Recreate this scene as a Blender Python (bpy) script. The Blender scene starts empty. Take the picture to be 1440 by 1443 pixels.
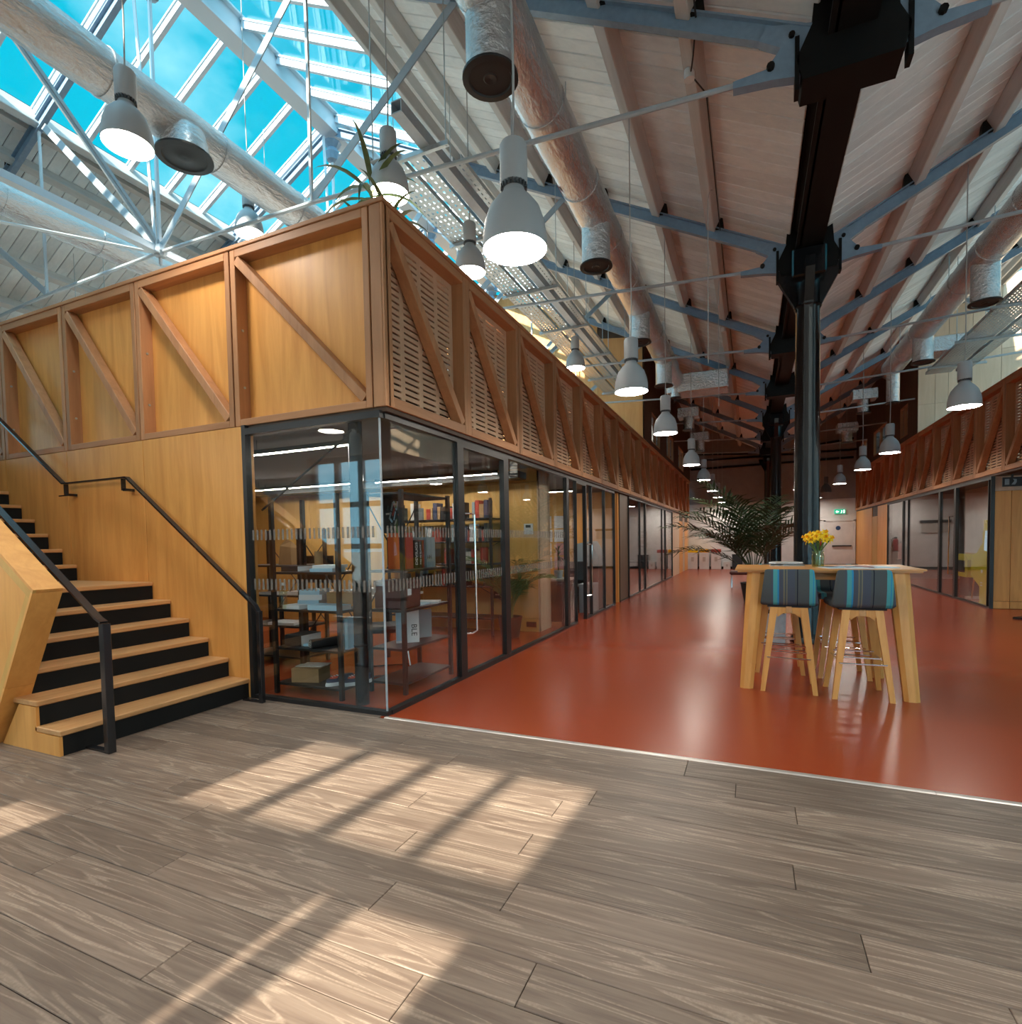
import bpy, math, random
from mathutils import Vector, Matrix
random.seed(7)
PI = math.pi
SC = bpy.context.scene
COL = SC.collection

# ------------------------------------------------------------------ camera
cam_d = bpy.data.cameras.new('camera'); cam = bpy.data.objects.new('camera', cam_d); COL.objects.link(cam)
cam_d.sensor_fit = 'HORIZONTAL'; cam_d.sensor_width = 36.0
cam_d.lens = 768.81 / 1440 * 36; cam_d.shift_y = (795.9 - 721.5) / 1440
cam_d.clip_start = 0.05; cam_d.clip_end = 300
yaw, pit, rol = math.radians(-23.796), math.radians(-2.325), math.radians(-1.006)
_r = Vector((math.cos(yaw), -math.sin(yaw), 0)); _f = Vector((math.sin(yaw), math.cos(yaw), 0)); _u = Vector((0, 0, 1))
f2 = _f * math.cos(pit) + _u * math.sin(pit); u2 = -_f * math.sin(pit) + _u * math.cos(pit)
r2 = _r * math.cos(rol) + u2 * math.sin(rol); u3 = -_r * math.sin(rol) + u2 * math.cos(rol)
cam.matrix_world = Matrix(((r2.x, u3.x, -f2.x, 0), (r2.y, u3.y, -f2.y, 0), (r2.z, u3.z, -f2.z, 1.35), (0, 0, 0, 1)))
SC.camera = cam

# ------------------------------------------------------------------ sky, sun, exposure
vs = SC.view_settings
vs.view_transform = 'Standard'; vs.look = 'None'; vs.gamma = 1; vs.use_curve_mapping = False
vs.exposure = 0.82
SC.cycles.max_bounces = 10; SC.cycles.diffuse_bounces = 8; SC.cycles.glossy_bounces = 4
SC.cycles.transparent_max_bounces = 16; SC.cycles.sample_clamp_indirect = 6
SC.cycles.caustics_reflective = False; SC.cycles.caustics_refractive = False
W = bpy.data.worlds.new('sky'); SC.world = W; W.use_nodes = True
nt = W.node_tree; nt.nodes.clear()
def WN(t, **k):
    n = nt.nodes.new(t)
    for a, b in k.items(): setattr(n, a, b)
    return n
wl = nt.links.new
tc = WN('ShaderNodeTexCoord'); sep = WN('ShaderNodeSeparateXYZ'); wl(tc.outputs['Generated'], sep.inputs[0])
rampz = WN('ShaderNodeValToRGB'); wl(sep.outputs['Z'], rampz.inputs[0])
e = rampz.color_ramp.elements
e[0].position = 0.0; e[0].color = (0.45, 0.82, 0.95, 1)
e[1].position = 0.36; e[1].color = (0.004, 0.42, 0.56, 1)
e2 = e.new(0.95); e2.color = (0.004, 0.34, 0.54, 1)
no = WN('ShaderNodeTexNoise'); no.inputs['Scale'].default_value = 3.2; no.inputs['Detail'].default_value = 7; no.inputs['Roughness'].default_value = 0.55
mp = WN('ShaderNodeMapping'); mp.inputs['Scale'].default_value = (1, 1, 1.8); wl(tc.outputs['Generated'], mp.inputs[0]); wl(mp.outputs[0], no.inputs['Vector'])
cr = WN('ShaderNodeValToRGB'); wl(no.outputs['Fac'], cr.inputs[0])
cr.color_ramp.elements[0].position = 0.54; cr.color_ramp.elements[0].color = (0, 0, 0, 1)
cr.color_ramp.elements[1].position = 0.82; cr.color_ramp.elements[1].color = (0.75, 0.75, 0.75, 1)
mx = WN('ShaderNodeMixRGB'); wl(cr.outputs[0], mx.inputs[0]); wl(rampz.outputs[0], mx.inputs[1]); mx.inputs[2].default_value = (0.55, 0.92, 0.97, 1)
# clear sky is brighter and whiter toward the sun (low in the south, behind the camera)
dt = WN('ShaderNodeVectorMath', operation='DOT_PRODUCT'); wl(tc.outputs['Generated'], dt.inputs[0]); dt.inputs[1].default_value = (-0.0698, -0.8212, 0.5666)
gm = WN('ShaderNodeMapRange'); gm.interpolation_type = 'SMOOTHSTEP'; wl(dt.outputs['Value'], gm.inputs[0]); gm.inputs[1].default_value = 0.15; gm.inputs[2].default_value = 1.0
gx = WN('ShaderNodeMixRGB'); gx.inputs[2].default_value = (1.3, 2.6, 3.3, 1); wl(gm.outputs[0], gx.inputs[0]); wl(mx.outputs[0], gx.inputs[1])
bg = WN('ShaderNodeBackground'); wl(gx.outputs[0], bg.inputs[0]); bg.inputs[1].default_value = 0.88
wo = WN('ShaderNodeOutputWorld'); wl(bg.outputs[0], wo.inputs[0])

sun_d = bpy.data.lights.new('sun', 'SUN'); sun_d.energy = 9.6; sun_d.angle = math.radians(1.1); sun_d.color = (1.0, 0.88, 0.72)
sun = bpy.data.objects.new('sun', sun_d); COL.objects.link(sun); sun.location = (0, -20, 20)
SUN = Vector((0.085, 1.0, -0.69)).normalized()
sun.rotation_euler = SUN.to_track_quat('-Z', 'Y').to_euler()

# ------------------------------------------------------------------ materials
def mat(name):
    m = bpy.data.materials.new(name); m.use_nodes = True
    n = m.node_tree; b = n.nodes['Principled BSDF']
    return m, n, b
def nd(n, t, **k):
    x = n.nodes.new(t)
    for a, b in k.items(): setattr(x, a, b)
    return x
def plain(name, col, rough=0.5, metal=0.0, spec=0.5, var=0.0, scale=8.0, bump=0.0, emit=0.0, coat=0.0):
    m, n, b = mat(name)
    b.inputs['Base Color'].default_value = (*col, 1); b.inputs['Roughness'].default_value = rough
    b.inputs['Metallic'].default_value = metal; b.inputs['Specular IOR Level'].default_value = spec
    b.inputs['Coat Weight'].default_value = coat
    if emit:
        b.inputs['Emission Color'].default_value = (*col, 1); b.inputs['Emission Strength'].default_value = emit
    if var or bump:
        tcx = nd(n, 'ShaderNodeTexCoord'); no = nd(n, 'ShaderNodeTexNoise')
        no.inputs['Scale'].default_value = scale; no.inputs['Detail'].default_value = 6
        n.links.new(tcx.outputs['Object'], no.inputs['Vector'])
        if var:
            r = nd(n, 'ShaderNodeValToRGB'); n.links.new(no.outputs['Fac'], r.inputs[0])
            r.color_ramp.elements[0].position = 0.3; r.color_ramp.elements[1].position = 0.7
            r.color_ramp.elements[0].color = (*[c * (1 - var) for c in col], 1)
            r.color_ramp.elements[1].color = (*[min(1, c * (1 + var)) for c in col], 1)
            n.links.new(r.outputs[0], b.inputs['Base Color'])
        if bump:
            bp = nd(n, 'ShaderNodeBump'); bp.inputs['Strength'].default_value = bump; bp.inputs['Distance'].default_value = 0.02
            n.links.new(no.outputs['Fac'], bp.inputs['Height']); n.links.new(bp.outputs[0], b.inputs['Normal'])
    return m
def wood(name, c1, c2, stretch=(14, 14, 1.2), rough=0.5, rnd=0.35, scale=1.0, streak=None, streak_amt=0.5, bump=0.05, spec=0.4):
    """grain stretched along the axis with the small stretch factor; hue varies by piece"""
    m, n, b = mat(name); L = n.links.new
    tcx = nd(n, 'ShaderNodeTexCoord'); oi = nd(n, 'ShaderNodeObjectInfo')
    mul = nd(n, 'ShaderNodeVectorMath', operation='SCALE'); L(oi.outputs['Location'], mul.inputs[0]); mul.inputs['Scale'].default_value = 3.7
    add = nd(n, 'ShaderNodeVectorMath', operation='ADD'); L(tcx.outputs['Object'], add.inputs[0]); L(mul.outputs[0], add.inputs[1])
    rv = nd(n, 'ShaderNodeCombineXYZ'); L(oi.outputs['Random'], rv.inputs[0]); L(oi.outputs['Random'], rv.inputs[1]); L(oi.outputs['Random'], rv.inputs[2])
    rs = nd(n, 'ShaderNodeVectorMath', operation='SCALE'); L(rv.outputs[0], rs.inputs[0]); rs.inputs['Scale'].default_value = 37.0
    add2 = nd(n, 'ShaderNodeVectorMath', operation='ADD'); L(add.outputs[0], add2.inputs[0]); L(rs.outputs[0], add2.inputs[1])
    mpn = nd(n, 'ShaderNodeMapping'); L(add2.outputs[0], mpn.inputs[0]); mpn.inputs['Scale'].default_value = [s * scale for s in stretch]
    no = nd(n, 'ShaderNodeTexNoise'); L(mpn.outputs[0], no.inputs['Vector']); no.inputs['Scale'].default_value = 1.0
    no.inputs['Detail'].default_value = 8; no.inputs['Roughness'].default_value = 0.62; no.inputs['Distortion'].default_value = 0.6
    r = nd(n, 'ShaderNodeValToRGB'); L(no.outputs['Fac'], r.inputs[0])
    r.color_ramp.elements[0].position = 0.32; r.color_ramp.elements[0].color = (*c1, 1)
    r.color_ramp.elements[1].position = 0.68; r.color_ramp.elements[1].color = (*c2, 1)
    out = r.outputs[0]
    hgt = no.outputs['Fac']
    if streak:
        wv = nd(n, 'ShaderNodeTexNoise'); m3 = nd(n, 'ShaderNodeMapping'); L(add2.outputs[0], m3.inputs[0])
        m3.inputs['Scale'].default_value = [s * scale * 0.25 for s in stretch]; L(m3.outputs[0], wv.inputs['Vector'])
        wv.inputs['Scale'].default_value = 1.0; wv.inputs['Detail'].default_value = 3; wv.inputs['Distortion'].default_value = 0.8
        mm = nd(n, 'ShaderNodeMath', operation='MULTIPLY'); L(wv.outputs['Fac'], mm.inputs[0]); mm.inputs[1].default_value = 48.0
        sn = nd(n, 'ShaderNodeMath', operation='SINE'); L(mm.outputs[0], sn.inputs[0])
        pw = nd(n, 'ShaderNodeMapRange'); L(sn.outputs[0], pw.inputs[0]); pw.inputs[1].default_value = 0.55; pw.inputs[2].default_value = 1.0
        nz = nd(n, 'ShaderNodeTexNoise'); L(tcx.outputs['Object'], nz.inputs['Vector']); nz.inputs['Scale'].default_value = 90
        nm = nd(n, 'ShaderNodeMath', operation='MULTIPLY'); L(pw.outputs[0], nm.inputs[0]); L(nz.outputs['Fac'], nm.inputs[1])
        nm2 = nd(n, 'ShaderNodeMath', operation='MULTIPLY'); L(nm.outputs[0], nm2.inputs[0]); nm2.inputs[1].default_value = streak_amt * 2
        mx = nd(n, 'ShaderNodeMixRGB'); L(nm2.outputs[0], mx.inputs[0]); L(out, mx.inputs[1]); mx.inputs[2].default_value = (*streak, 1)
        out = mx.outputs[0]
    hs = nd(n, 'ShaderNodeHueSaturation'); L(out, hs.inputs['Color'])
    mr = nd(n, 'ShaderNodeMapRange'); L(oi.outputs['Random'], mr.inputs[0]); mr.inputs[3].default_value = 1 - rnd; mr.inputs[4].default_value = 1 + rnd
    L(mr.outputs[0], hs.inputs['Value']); L(hs.outputs[0], b.inputs['Base Color'])
    b.inputs['Roughness'].default_value = rough; b.inputs['Specular IOR Level'].default_value = spec
    if bump:
        bp = nd(n, 'ShaderNodeBump'); bp.inputs['Strength'].default_value = bump; bp.inputs['Distance'].default_value = 0.01
        L(hgt, bp.inputs['Height']); L(bp.outputs[0], b.inputs['Normal'])
    return m
def glass(name, tint=(0.93, 0.96, 0.96), ior=1.5, boost=0.0):
    m = bpy.data.materials.new(name); m.use_nodes = True; n = m.node_tree; n.nodes.clear()
    tr = nd(n, 'ShaderNodeBsdfTransparent'); tr.inputs[0].default_value = (*tint, 1)
    gl = nd(n, 'ShaderNodeBsdfGlossy'); gl.inputs['Roughness'].default_value = 0.0; gl.inputs[0].default_value = (1, 1, 1, 1)
    fr = nd(n, 'ShaderNodeFresnel'); ge = nd(n, 'ShaderNodeNewGeometry')       # same index on both faces of the thin pane
    im = nd(n, 'ShaderNodeMapRange'); n.links.new(ge.outputs['Backfacing'], im.inputs[0]); im.inputs[3].default_value = ior; im.inputs[4].default_value = 1 / ior
    n.links.new(im.outputs[0], fr.inputs[0])
    ad = nd(n, 'ShaderNodeMath', operation='ADD'); n.links.new(fr.outputs[0], ad.inputs[0]); ad.inputs[1].default_value = boost
    mx = nd(n, 'ShaderNodeMixShader'); n.links.new(ad.outputs[0], mx.inputs[0]); n.links.new(tr.outputs[0], mx.inputs[1]); n.links.new(gl.outputs[0], mx.inputs[2])
    o = nd(n, 'ShaderNodeOutputMaterial'); n.links.new(mx.outputs[0], o.inputs[0])
    return m
def stripes(name):
    """woven stool fabric: grey ground with teal, blue and olive vertical stripes across object X"""
    m, n, b = mat(name); L = n.links.new
    tcx = nd(n, 'ShaderNodeTexCoord'); sp = nd(n, 'ShaderNodeSeparateXYZ'); L(tcx.outputs['Object'], sp.inputs[0])
    mr = nd(n, 'ShaderNodeMapRange'); L(sp.outputs['X'], mr.inputs[0]); mr.inputs[1].default_value = -0.225; mr.inputs[2].default_value = 0.225
    r = nd(n, 'ShaderNodeValToRGB'); L(mr.outputs[0], r.inputs[0]); r.color_ramp.interpolation = 'CONSTANT'
    g = (0.075, 0.085, 0.088); dk = (0.012, 0.015, 0.03); te = (0.075, 0.30, 0.32); bl = (0.03, 0.22, 0.42); ol = (0.16, 0.15, 0.11); gb = (0.07, 0.08, 0.105)
    seq = [(0, g), (0.19, gb), (0.225, te), (0.30, bl), (0.325, gb), (0.40, ol), (0.425, g), (0.45, ol), (0.47, gb), (0.60, g), (0.635, dk), (0.65, g), (0.84, te), (0.90, bl), (0.915, te), (0.945, gb)]
    el = r.color_ramp.elements
    el[0].position = 0; el[0].color = (*g, 1); el[1].position = seq[1][0]; el[1].color = (*seq[1][1], 1)
    for p, c in seq[2:]: x = el.new(p); x.color = (*c, 1)
    L(r.outputs[0], b.inputs['Base Color']); b.inputs['Roughness'].default_value = 0.9; b.inputs['Specular IOR Level'].default_value = 0.15
    nz = nd(n, 'ShaderNodeTexNoise'); nz.inputs['Scale'].default_value = 300; L(tcx.outputs['Object'], nz.inputs['Vector'])
    bp = nd(n, 'ShaderNodeBump'); bp.inputs['Strength'].default_value = 0.3; bp.inputs['Distance'].default_value = 0.002; L(nz.outputs['Fac'], bp.inputs['Height']); L(bp.outputs[0], b.inputs['Normal'])
    return m
def foil(name):
    m, n, b = mat(name); L = n.links.new
    b.inputs['Base Color'].default_value = (0.62, 0.62, 0.63, 1); b.inputs['Metallic'].default_value = 1.0; b.inputs['Roughness'].default_value = 0.24
    tcx = nd(n, 'ShaderNodeTexCoord'); no = nd(n, 'ShaderNodeTexNoise'); no.inputs['Scale'].default_value = 9; no.inputs['Detail'].default_value = 8; no.inputs['Roughness'].default_value = 0.6
    mp = nd(n, 'ShaderNodeMapping'); mp.inputs['Scale'].default_value = (2.2, 0.8, 2.2); L(tcx.outputs['Object'], mp.inputs[0]); L(mp.outputs[0], no.inputs['Vector'])
    bp = nd(n, 'ShaderNodeBump'); bp.inputs['Strength'].default_value = 0.85; bp.inputs['Distance'].default_value = 0.035
    L(no.outputs['Fac'], bp.inputs['Height']); L(bp.outputs[0], b.inputs['Normal'])
    return m

M = {}
M['ply'] = wood('ply_orange', (0.62, 0.275, 0.066), (0.78, 0.385, 0.108), (9, 9, 0.9), 0.42, 0.06, 1.0, bump=0.02)
M['ply_x'] = wood('ply_yellow', (0.55, 0.30, 0.075), (0.66, 0.39, 0.12), (7, 7, 0.8), 0.5, 0.05, bump=0.01)
M['ply_pale'] = wood('ply_pale', (0.52, 0.37, 0.25), (0.62, 0.46, 0.33), (7, 7, 0.8), 0.5, 0.08, bump=0.01)
M['ply_up'] = wood('ply_upper', (0.60, 0.29, 0.10), (0.70, 0.37, 0.14), (7, 7, 0.8), 0.5, 0.06, bump=0.01)
M['larch'] = wood('larch', (0.38, 0.175, 0.078), (0.52, 0.255, 0.118), (12, 12, 1.0), 0.55, 0.14)
M['larch_y'] = wood('larch_rail', (0.38, 0.175, 0.078), (0.52, 0.255, 0.118), (12, 1.0, 12), 0.55, 0.12)
M['larch_x'] = wood('larch_rail_front', (0.38, 0.175, 0.078), (0.52, 0.255, 0.118), (1.0, 12, 12), 0.55, 0.12)
M['slat'] = wood('slotted_ply', (0.58, 0.36, 0.22), (0.66, 0.42, 0.27), (10, 10, 1.0), 0.6, 0.05, bump=0.01)
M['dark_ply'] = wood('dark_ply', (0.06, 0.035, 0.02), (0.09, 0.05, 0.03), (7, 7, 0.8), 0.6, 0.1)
M['oak'] = wood('oak', (0.58, 0.255, 0.062), (0.70, 0.345, 0.095), (22, 22, 1.4), 0.42, 0.08, bump=0.03)
M['oak_x'] = wood('oak_top', (0.50, 0.22, 0.06), (0.60, 0.29, 0.09), (1.3, 22, 22), 0.32, 0.06, bump=0.02)
M['tread'] = wood('oak_tread', (0.50, 0.25, 0.095), (0.62, 0.34, 0.145), (22, 1.3, 22), 0.45, 0.10, bump=0.03)
M['bounce_paving'] = plain('pale_bounce_paving', (0.50, 0.48, 0.45), 0.8, 0, 0.2, 0.1, 2)
M['deck'] = plain('bounce_deck', (0.66, 0.63, 0.58), 0.55, 0, 0.4, 0.06, 5)
M['plank'] = wood('limed_plank', (0.118, 0.080, 0.060), (0.195, 0.144, 0.110), (2.4, 42, 42), 0.45, 0.20, streak=(0.34, 0.262, 0.20), streak_amt=0.50, bump=0.08)
M['red'] = plain('red_sheet', (0.30, 0.047, 0.014), 0.27, 0, 0.36, 0.10, 260, 0.0)
M['board'] = wood('painted_board', (0.70, 0.775, 0.805), (0.80, 0.865, 0.885), (1.2, 14, 14), 0.7, 0.10, bump=0.02, spec=0.2)
M['purlin'] = wood('painted_purlin', (0.50, 0.50, 0.49), (0.60, 0.60, 0.59), (12, 0.8, 12), 0.7, 0.08, bump=0.02, spec=0.2)
M['steel'] = plain('blue_grey_steel', (0.19, 0.28, 0.38), 0.42, 0, 0.5, 0.08, 20)
M['pale_steel'] = plain('pale_steel', (0.36, 0.42, 0.47), 0.4, 0, 0.5, 0.06, 20)
M['white_steel'] = plain('white_steel', (0.55, 0.62, 0.68), 0.4, 0, 0.5)
M['iron'] = plain('black_iron', (0.007, 0.008, 0.010), 0.17, 0, 0.42, 0.2, 14, 0.12)
M['iron_matt'] = plain('black_iron_matt', (0.005, 0.005, 0.005), 0.6, 0, 0.2)
M['black'] = plain('black_metal', (0.012, 0.012, 0.013), 0.4, 0, 0.5)
M['rail'] = plain('black_rail', (0.012, 0.012, 0.014), 0.22, 0, 0.6)
M['carpet'] = plain('black_riser', (0.010, 0.010, 0.010), 0.8, 0, 0.2)
M['foil'] = foil('duct_foil')
M['grille'] = plain('dark_grille', (0.02, 0.021, 0.022), 0.5, 0.0, 0.4)
M['lamp'] = plain('lamp_grey', (0.40, 0.42, 0.44), 0.5, 0, 0.35)
M['lampdark'] = plain('lamp_dark', (0.10, 0.11, 0.12), 0.5, 0, 0.35)
M['glow'] = plain('lamp_glow', (1.0, 0.91, 0.79), 0.5, emit=68.0)
M['off'] = plain('lamp_unlit', (0.25, 0.25, 0.26), 0.5)
M['tube'] = plain('tube_glow', (1.0, 0.93, 0.82), 0.5, emit=55.0)
M['cord'] = plain('cord_grey', (0.38, 0.38, 0.38), 0.6)
M['zinc'] = plain('zinc', (0.42, 0.46, 0.48), 0.35, 0.7, 0.5, 0.1, 30)
M['chrome'] = plain('chrome', (0.8, 0.8, 0.8), 0.12, 1.0)
M['glass'] = glass('clear_glass')
M['sky_glass'] = glass('roof_glass', (0.97, 0.99, 0.99), 1.14)
M['white'] = plain('white_paint', (0.66, 0.66, 0.66), 0.6, 0, 0.3, 0.06, 4)
M['white2'] = plain('grey_paint', (0.30, 0.29, 0.29), 0.7, 0, 0.3, 0.08, 4)
M['officeceil'] = plain('grey_ceiling', (0.17, 0.155, 0.15), 0.8, 0, 0.2)
M['alu'] = plain('alu_trim', (0.55, 0.50, 0.46), 0.35, 0.6)
def film(name, col, a):
    m, n, b = mat(name); b.inputs['Base Color'].default_value = (*col, 1); b.inputs['Roughness'].default_value = 0.8; b.inputs['Alpha'].default_value = a
    return m
M['film'] = film('frosted_film', (0.24, 0.22, 0.20), 0.5)
M['fabric'] = stripes('stool_fabric')
M['under'] = plain('stool_under', (0.012, 0.012, 0.014), 0.9)
M['leaf'] = plain('palm_leaf', (0.030, 0.055, 0.022), 0.45, 0, 0.4, 0.3, 6)
M['leaf2'] = plain('dracaena_leaf', (0.07, 0.10, 0.045), 0.4, 0, 0.4, 0.3, 9)
M['leaf3'] = plain('fresh_leaf', (0.10, 0.16, 0.045), 0.5, 0, 0.4, 0.3, 9)
M['stem'] = plain('stem_brown', (0.12, 0.085, 0.05), 0.8)
M['pot'] = plain('dark_pot', (0.03, 0.028, 0.027), 0.6)
M['potgrey'] = plain('concrete_pot', (0.42, 0.44, 0.45), 0.75, 0, 0.3, 0.12, 10)
M['yellow'] = plain('daffodil', (0.90, 0.60, 0.015), 0.55, 0, 0.3)
M['orange'] = plain('daffodil_trumpet', (0.88, 0.44, 0.01), 0.55, 0, 0.3)
M['green'] = plain('flower_stem', (0.08, 0.17, 0.03), 0.5)
M['jar'] = glass('jar_glass', (0.86, 0.88, 0.72), 1.45, 0.03)
M['water'] = glass('jar_water', (0.80, 0.82, 0.55), 1.33)
M['paper'] = plain('paper_white', (0.68, 0.70, 0.72), 0.6)
M['paleblue'] = plain('paper_blue', (0.36, 0.58, 0.72), 0.5)
M['paperpink'] = plain('paper_pink', (0.60, 0.30, 0.30), 0.6)
M['card'] = plain('cardboard', (0.36, 0.22, 0.11), 0.8, 0, 0.2, 0.08, 12)
M['orange_book'] = plain('orange_cover', (0.72, 0.13, 0.025), 0.5)
M['red_book'] = plain('red_cover', (0.34, 0.04, 0.025), 0.5)
M['grey_book'] = plain('grey_cover', (0.22, 0.28, 0.31), 0.5)
M['ink'] = plain('ink_black', (0.01, 0.01, 0.012), 0.6)
M['inkwhite'] = plain('ink_white', (0.75, 0.75, 0.75), 0.6)
M['navy'] = plain('navy_canvas', (0.025, 0.035, 0.075), 0.8)
M['sole'] = plain('white_rubber', (0.70, 0.72, 0.74), 0.5)
M['shoered'] = plain('red_canvas', (0.62, 0.075, 0.03), 0.7)
M['exit'] = plain('exit_green', (0.02, 0.42, 0.24), 0.5, emit=0.5)
M['exitw'] = plain('exit_white', (0.85, 0.95, 0.9), 0.5, emit=0.9)
M['blue'] = plain('blue_sign', (0.02, 0.06, 0.16), 0.5)
M['ext_red'] = plain('extinguisher_red', (0.28, 0.02, 0.018), 0.35)
M['machine'] = plain('machine_yellow', (0.62, 0.50, 0.02), 0.4)
M['screen'] = plain('screen_blue', (0.40, 0.62, 0.80), 0.3, emit=0.35)
M['darkred'] = plain('dark_red_pad', (0.08, 0.022, 0.018), 0.6)
M['taupe'] = plain('bin_taupe', (0.46, 0.43, 0.40), 0.5)
M['brown_panel'] = wood('brown_panel', (0.085, 0.055, 0.035), (0.12, 0.08, 0.05), (7, 7, 0.8), 0.4, 0.05)
M['poster'] = plain('poster_dark', (0.06, 0.08, 0.08), 0.4, 0, 0.5, 0.9, 14)
M['seat_grey'] = plain('chair_grey', (0.025, 0.026, 0.03), 0.7)
M['hood'] = plain('grey_plastic', (0.22, 0.27, 0.30), 0.5)

# ------------------------------------------------------------------ mesh builder
class MB:
    def __init__(s): s.v = []; s.f = []
    def add(s, vs, fs):
        o = len(s.v); s.v += [tuple(x) for x in vs]; s.f += [tuple(i + o for i in f) for f in fs]; return s
    def box(s, x0, x1, y0, y1, z0, z1, c=0.0):
        if x0 > x1: x0, x1 = x1, x0
        if y0 > y1: y0, y1 = y1, y0
        if z0 > z1: z0, z1 = z1, z0
        if c <= 0:
            v = [(x, y, z) for z in (z0, z1) for y in (y0, y1) for x in (x0, x1)]
            return s.add(v, [(0, 2, 3, 1), (4, 5, 7, 6), (0, 1, 5, 4), (2, 6, 7, 3), (0, 4, 6, 2), (1, 3, 7, 5)])
        return s.obox(((x0 + x1) / 2, (y0 + y1) / 2, (z0 + z1) / 2), (1, 0, 0), (0, 1, 0), (0, 0, 1), (x1 - x0) / 2, (y1 - y0) / 2, (z1 - z0) / 2, c)
    def obox(s, ctr, ax, ay, az, hx, hy, hz, c=0.0):
        ctr, ax, ay, az = Vector(ctr), Vector(ax), Vector(ay), Vector(az)
        if c <= 0:
            v = [ctr + ax * (hx * i) + ay * (hy * j) + az * (hz * k) for k in (-1, 1) for j in (-1, 1) for i in (-1, 1)]
            return s.add(v, [(0, 2, 3, 1), (4, 5, 7, 6), (0, 1, 5, 4), (2, 6, 7, 3), (0, 4, 6, 2), (1, 3, 7, 5)])
        c = min(c, hx * 0.9, hy * 0.9, hz * 0.9)
        v = []; ix = {}
        for k in (-1, 1):
            for j in (-1, 1):
                for i in (-1, 1):
                    for a in range(3):
                        d = [hx - c, hy - c, hz - c]; d[a] += c
                        ix[(i, j, k, a)] = len(v); v.append(ctr + ax * (d[0] * i) + ay * (d[1] * j) + az * (d[2] * k))
        f = []
        for a in range(3):
            b, g = (a + 1) % 3, (a + 2) % 3
            for sg in (-1, 1):
                q = []
                for (p, r) in ((-1, -1), (1, -1), (1, 1), (-1, 1)):
                    t = [0, 0, 0]; t[a] = sg; t[b] = p; t[g] = r; q.append(ix[(*t, a)])
                f.append(tuple(q if sg > 0 else q[::-1]))
        for a in range(3):
            b, g = (a + 1) % 3, (a + 2) % 3
            for p in (-1, 1):
                for r in (-1, 1):
                    t0 = [0, 0, 0]; t0[a] = -1; t0[b] = p; t0[g] = r; t1 = list(t0); t1[a] = 1
                    q = [ix[(*t0, b)], ix[(*t1, b)], ix[(*t1, g)], ix[(*t0, g)]]
                    f.append(tuple(q if p * r < 0 else q[::-1]))
        for k in (-1, 1):
            for j in (-1, 1):
                for i in (-1, 1):
                    q = [ix[(i, j, k, 0)], ix[(i, j, k, 1)], ix[(i, j, k, 2)]]
                    f.append(tuple(q if i * j * k > 0 else q[::-1]))
        return s.add(v, f)
    def bar(s, p0, p1, w, h, up=(0, 0, 1), c=0.0):
        p0, p1 = Vector(p0), Vector(p1); d = p1 - p0; L = d.length; d.normalize()
        up = Vector(up)
        if abs(d.dot(up)) > 0.99: up = Vector((0, 1, 0))
        x = d.cross(up).normalized(); z = x.cross(d).normalized()
        return s.obox((p0 + p1) / 2, x, d, z, w / 2, L / 2, h / 2, c)
    def cyl(s, p0, p1, r0, r1=None, n=12, caps=True):
        r1 = r0 if r1 is None else r1
        p0, p1 = Vector(p0), Vector(p1); d = (p1 - p0).normalized()
        a = Vector((0, 0, 1)) if abs(d.z) < 0.9 else Vector((1, 0, 0))
        x = d.cross(a).normalized(); y = d.cross(x)
        v = [p0 + (x * math.cos(2 * PI * i / n) + y * math.sin(2 * PI * i / n)) * r0 for i in range(n)]
        v += [p1 + (x * math.cos(2 * PI * i / n) + y * math.sin(2 * PI * i / n)) * r1 for i in range(n)]
        f = [(i, i + n, (i + 1) % n + n, (i + 1) % n) for i in range(n)]
        if caps: f += [tuple(range(n)), tuple(range(2 * n - 1, n - 1, -1))]
        return s.add(v, f)
    def tube(s, pts, r, n=8):
        pts = [Vector(p) for p in pts]; rs = r if isinstance(r, (list, tuple)) else [r] * len(pts)
        ref = None; v = []
        for i, p in enumerate(pts):
            d = (pts[min(i + 1, len(pts) - 1)] - pts[max(i - 1, 0)]).normalized()
            if ref is None: ref = d.cross(Vector((0.13, 0.31, 1)) if abs(d.z) < 0.9 else Vector((1, 0.1, 0))).normalized()
            x = (ref - d * ref.dot(d)).normalized(); y = d.cross(x); ref = x
            v += [p + (x * math.cos(2 * PI * k / n) + y * math.sin(2 * PI * k / n)) * rs[i] for k in range(n)]
        f = []
        for i in range(len(pts) - 1):
            for k in range(n): f.append((i * n + k, i * n + (k + 1) % n, (i + 1) * n + (k + 1) % n, (i + 1) * n + k))
        m = (len(pts) - 1) * n
        f += [tuple(range(n - 1, -1, -1)), tuple(range(m, m + n))]
        return s.add(v, f)
    def lathe(s, prof, n=24, c=(0, 0, 0)):
        v = []; f = []
        for r, z in prof: v += [(c[0] + r * math.cos(2 * PI * i / n), c[1] + r * math.sin(2 * PI * i / n), c[2] + z) for i in range(n)]
        for j in range(len(prof) - 1):
            for i in range(n): f.append((j * n + i, j * n + (i + 1) % n, (j + 1) * n + (i + 1) % n, (j + 1) * n + i))
        return s.add(v, f)
    def prism(s, poly, a, b, plane='xz'):
        """closed polygon extruded between a and b along the axis normal to the plane"""
        mk = {'xz': lambda p, t: (p[0], t, p[1]), 'yz': lambda p, t: (t, p[0], p[1]), 'xy': lambda p, t: (p[0], p[1], t)}[plane]
        n = len(poly)
        v = [mk(p, a) for p in poly] + [mk(p, b) for p in poly]
        f = [tuple(range(n)), tuple(range(2 * n - 1, n - 1, -1))] + [(i, i + n, (i + 1) % n + n, (i + 1) % n) for i in range(n)]
        return s.add(v, f)
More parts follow.
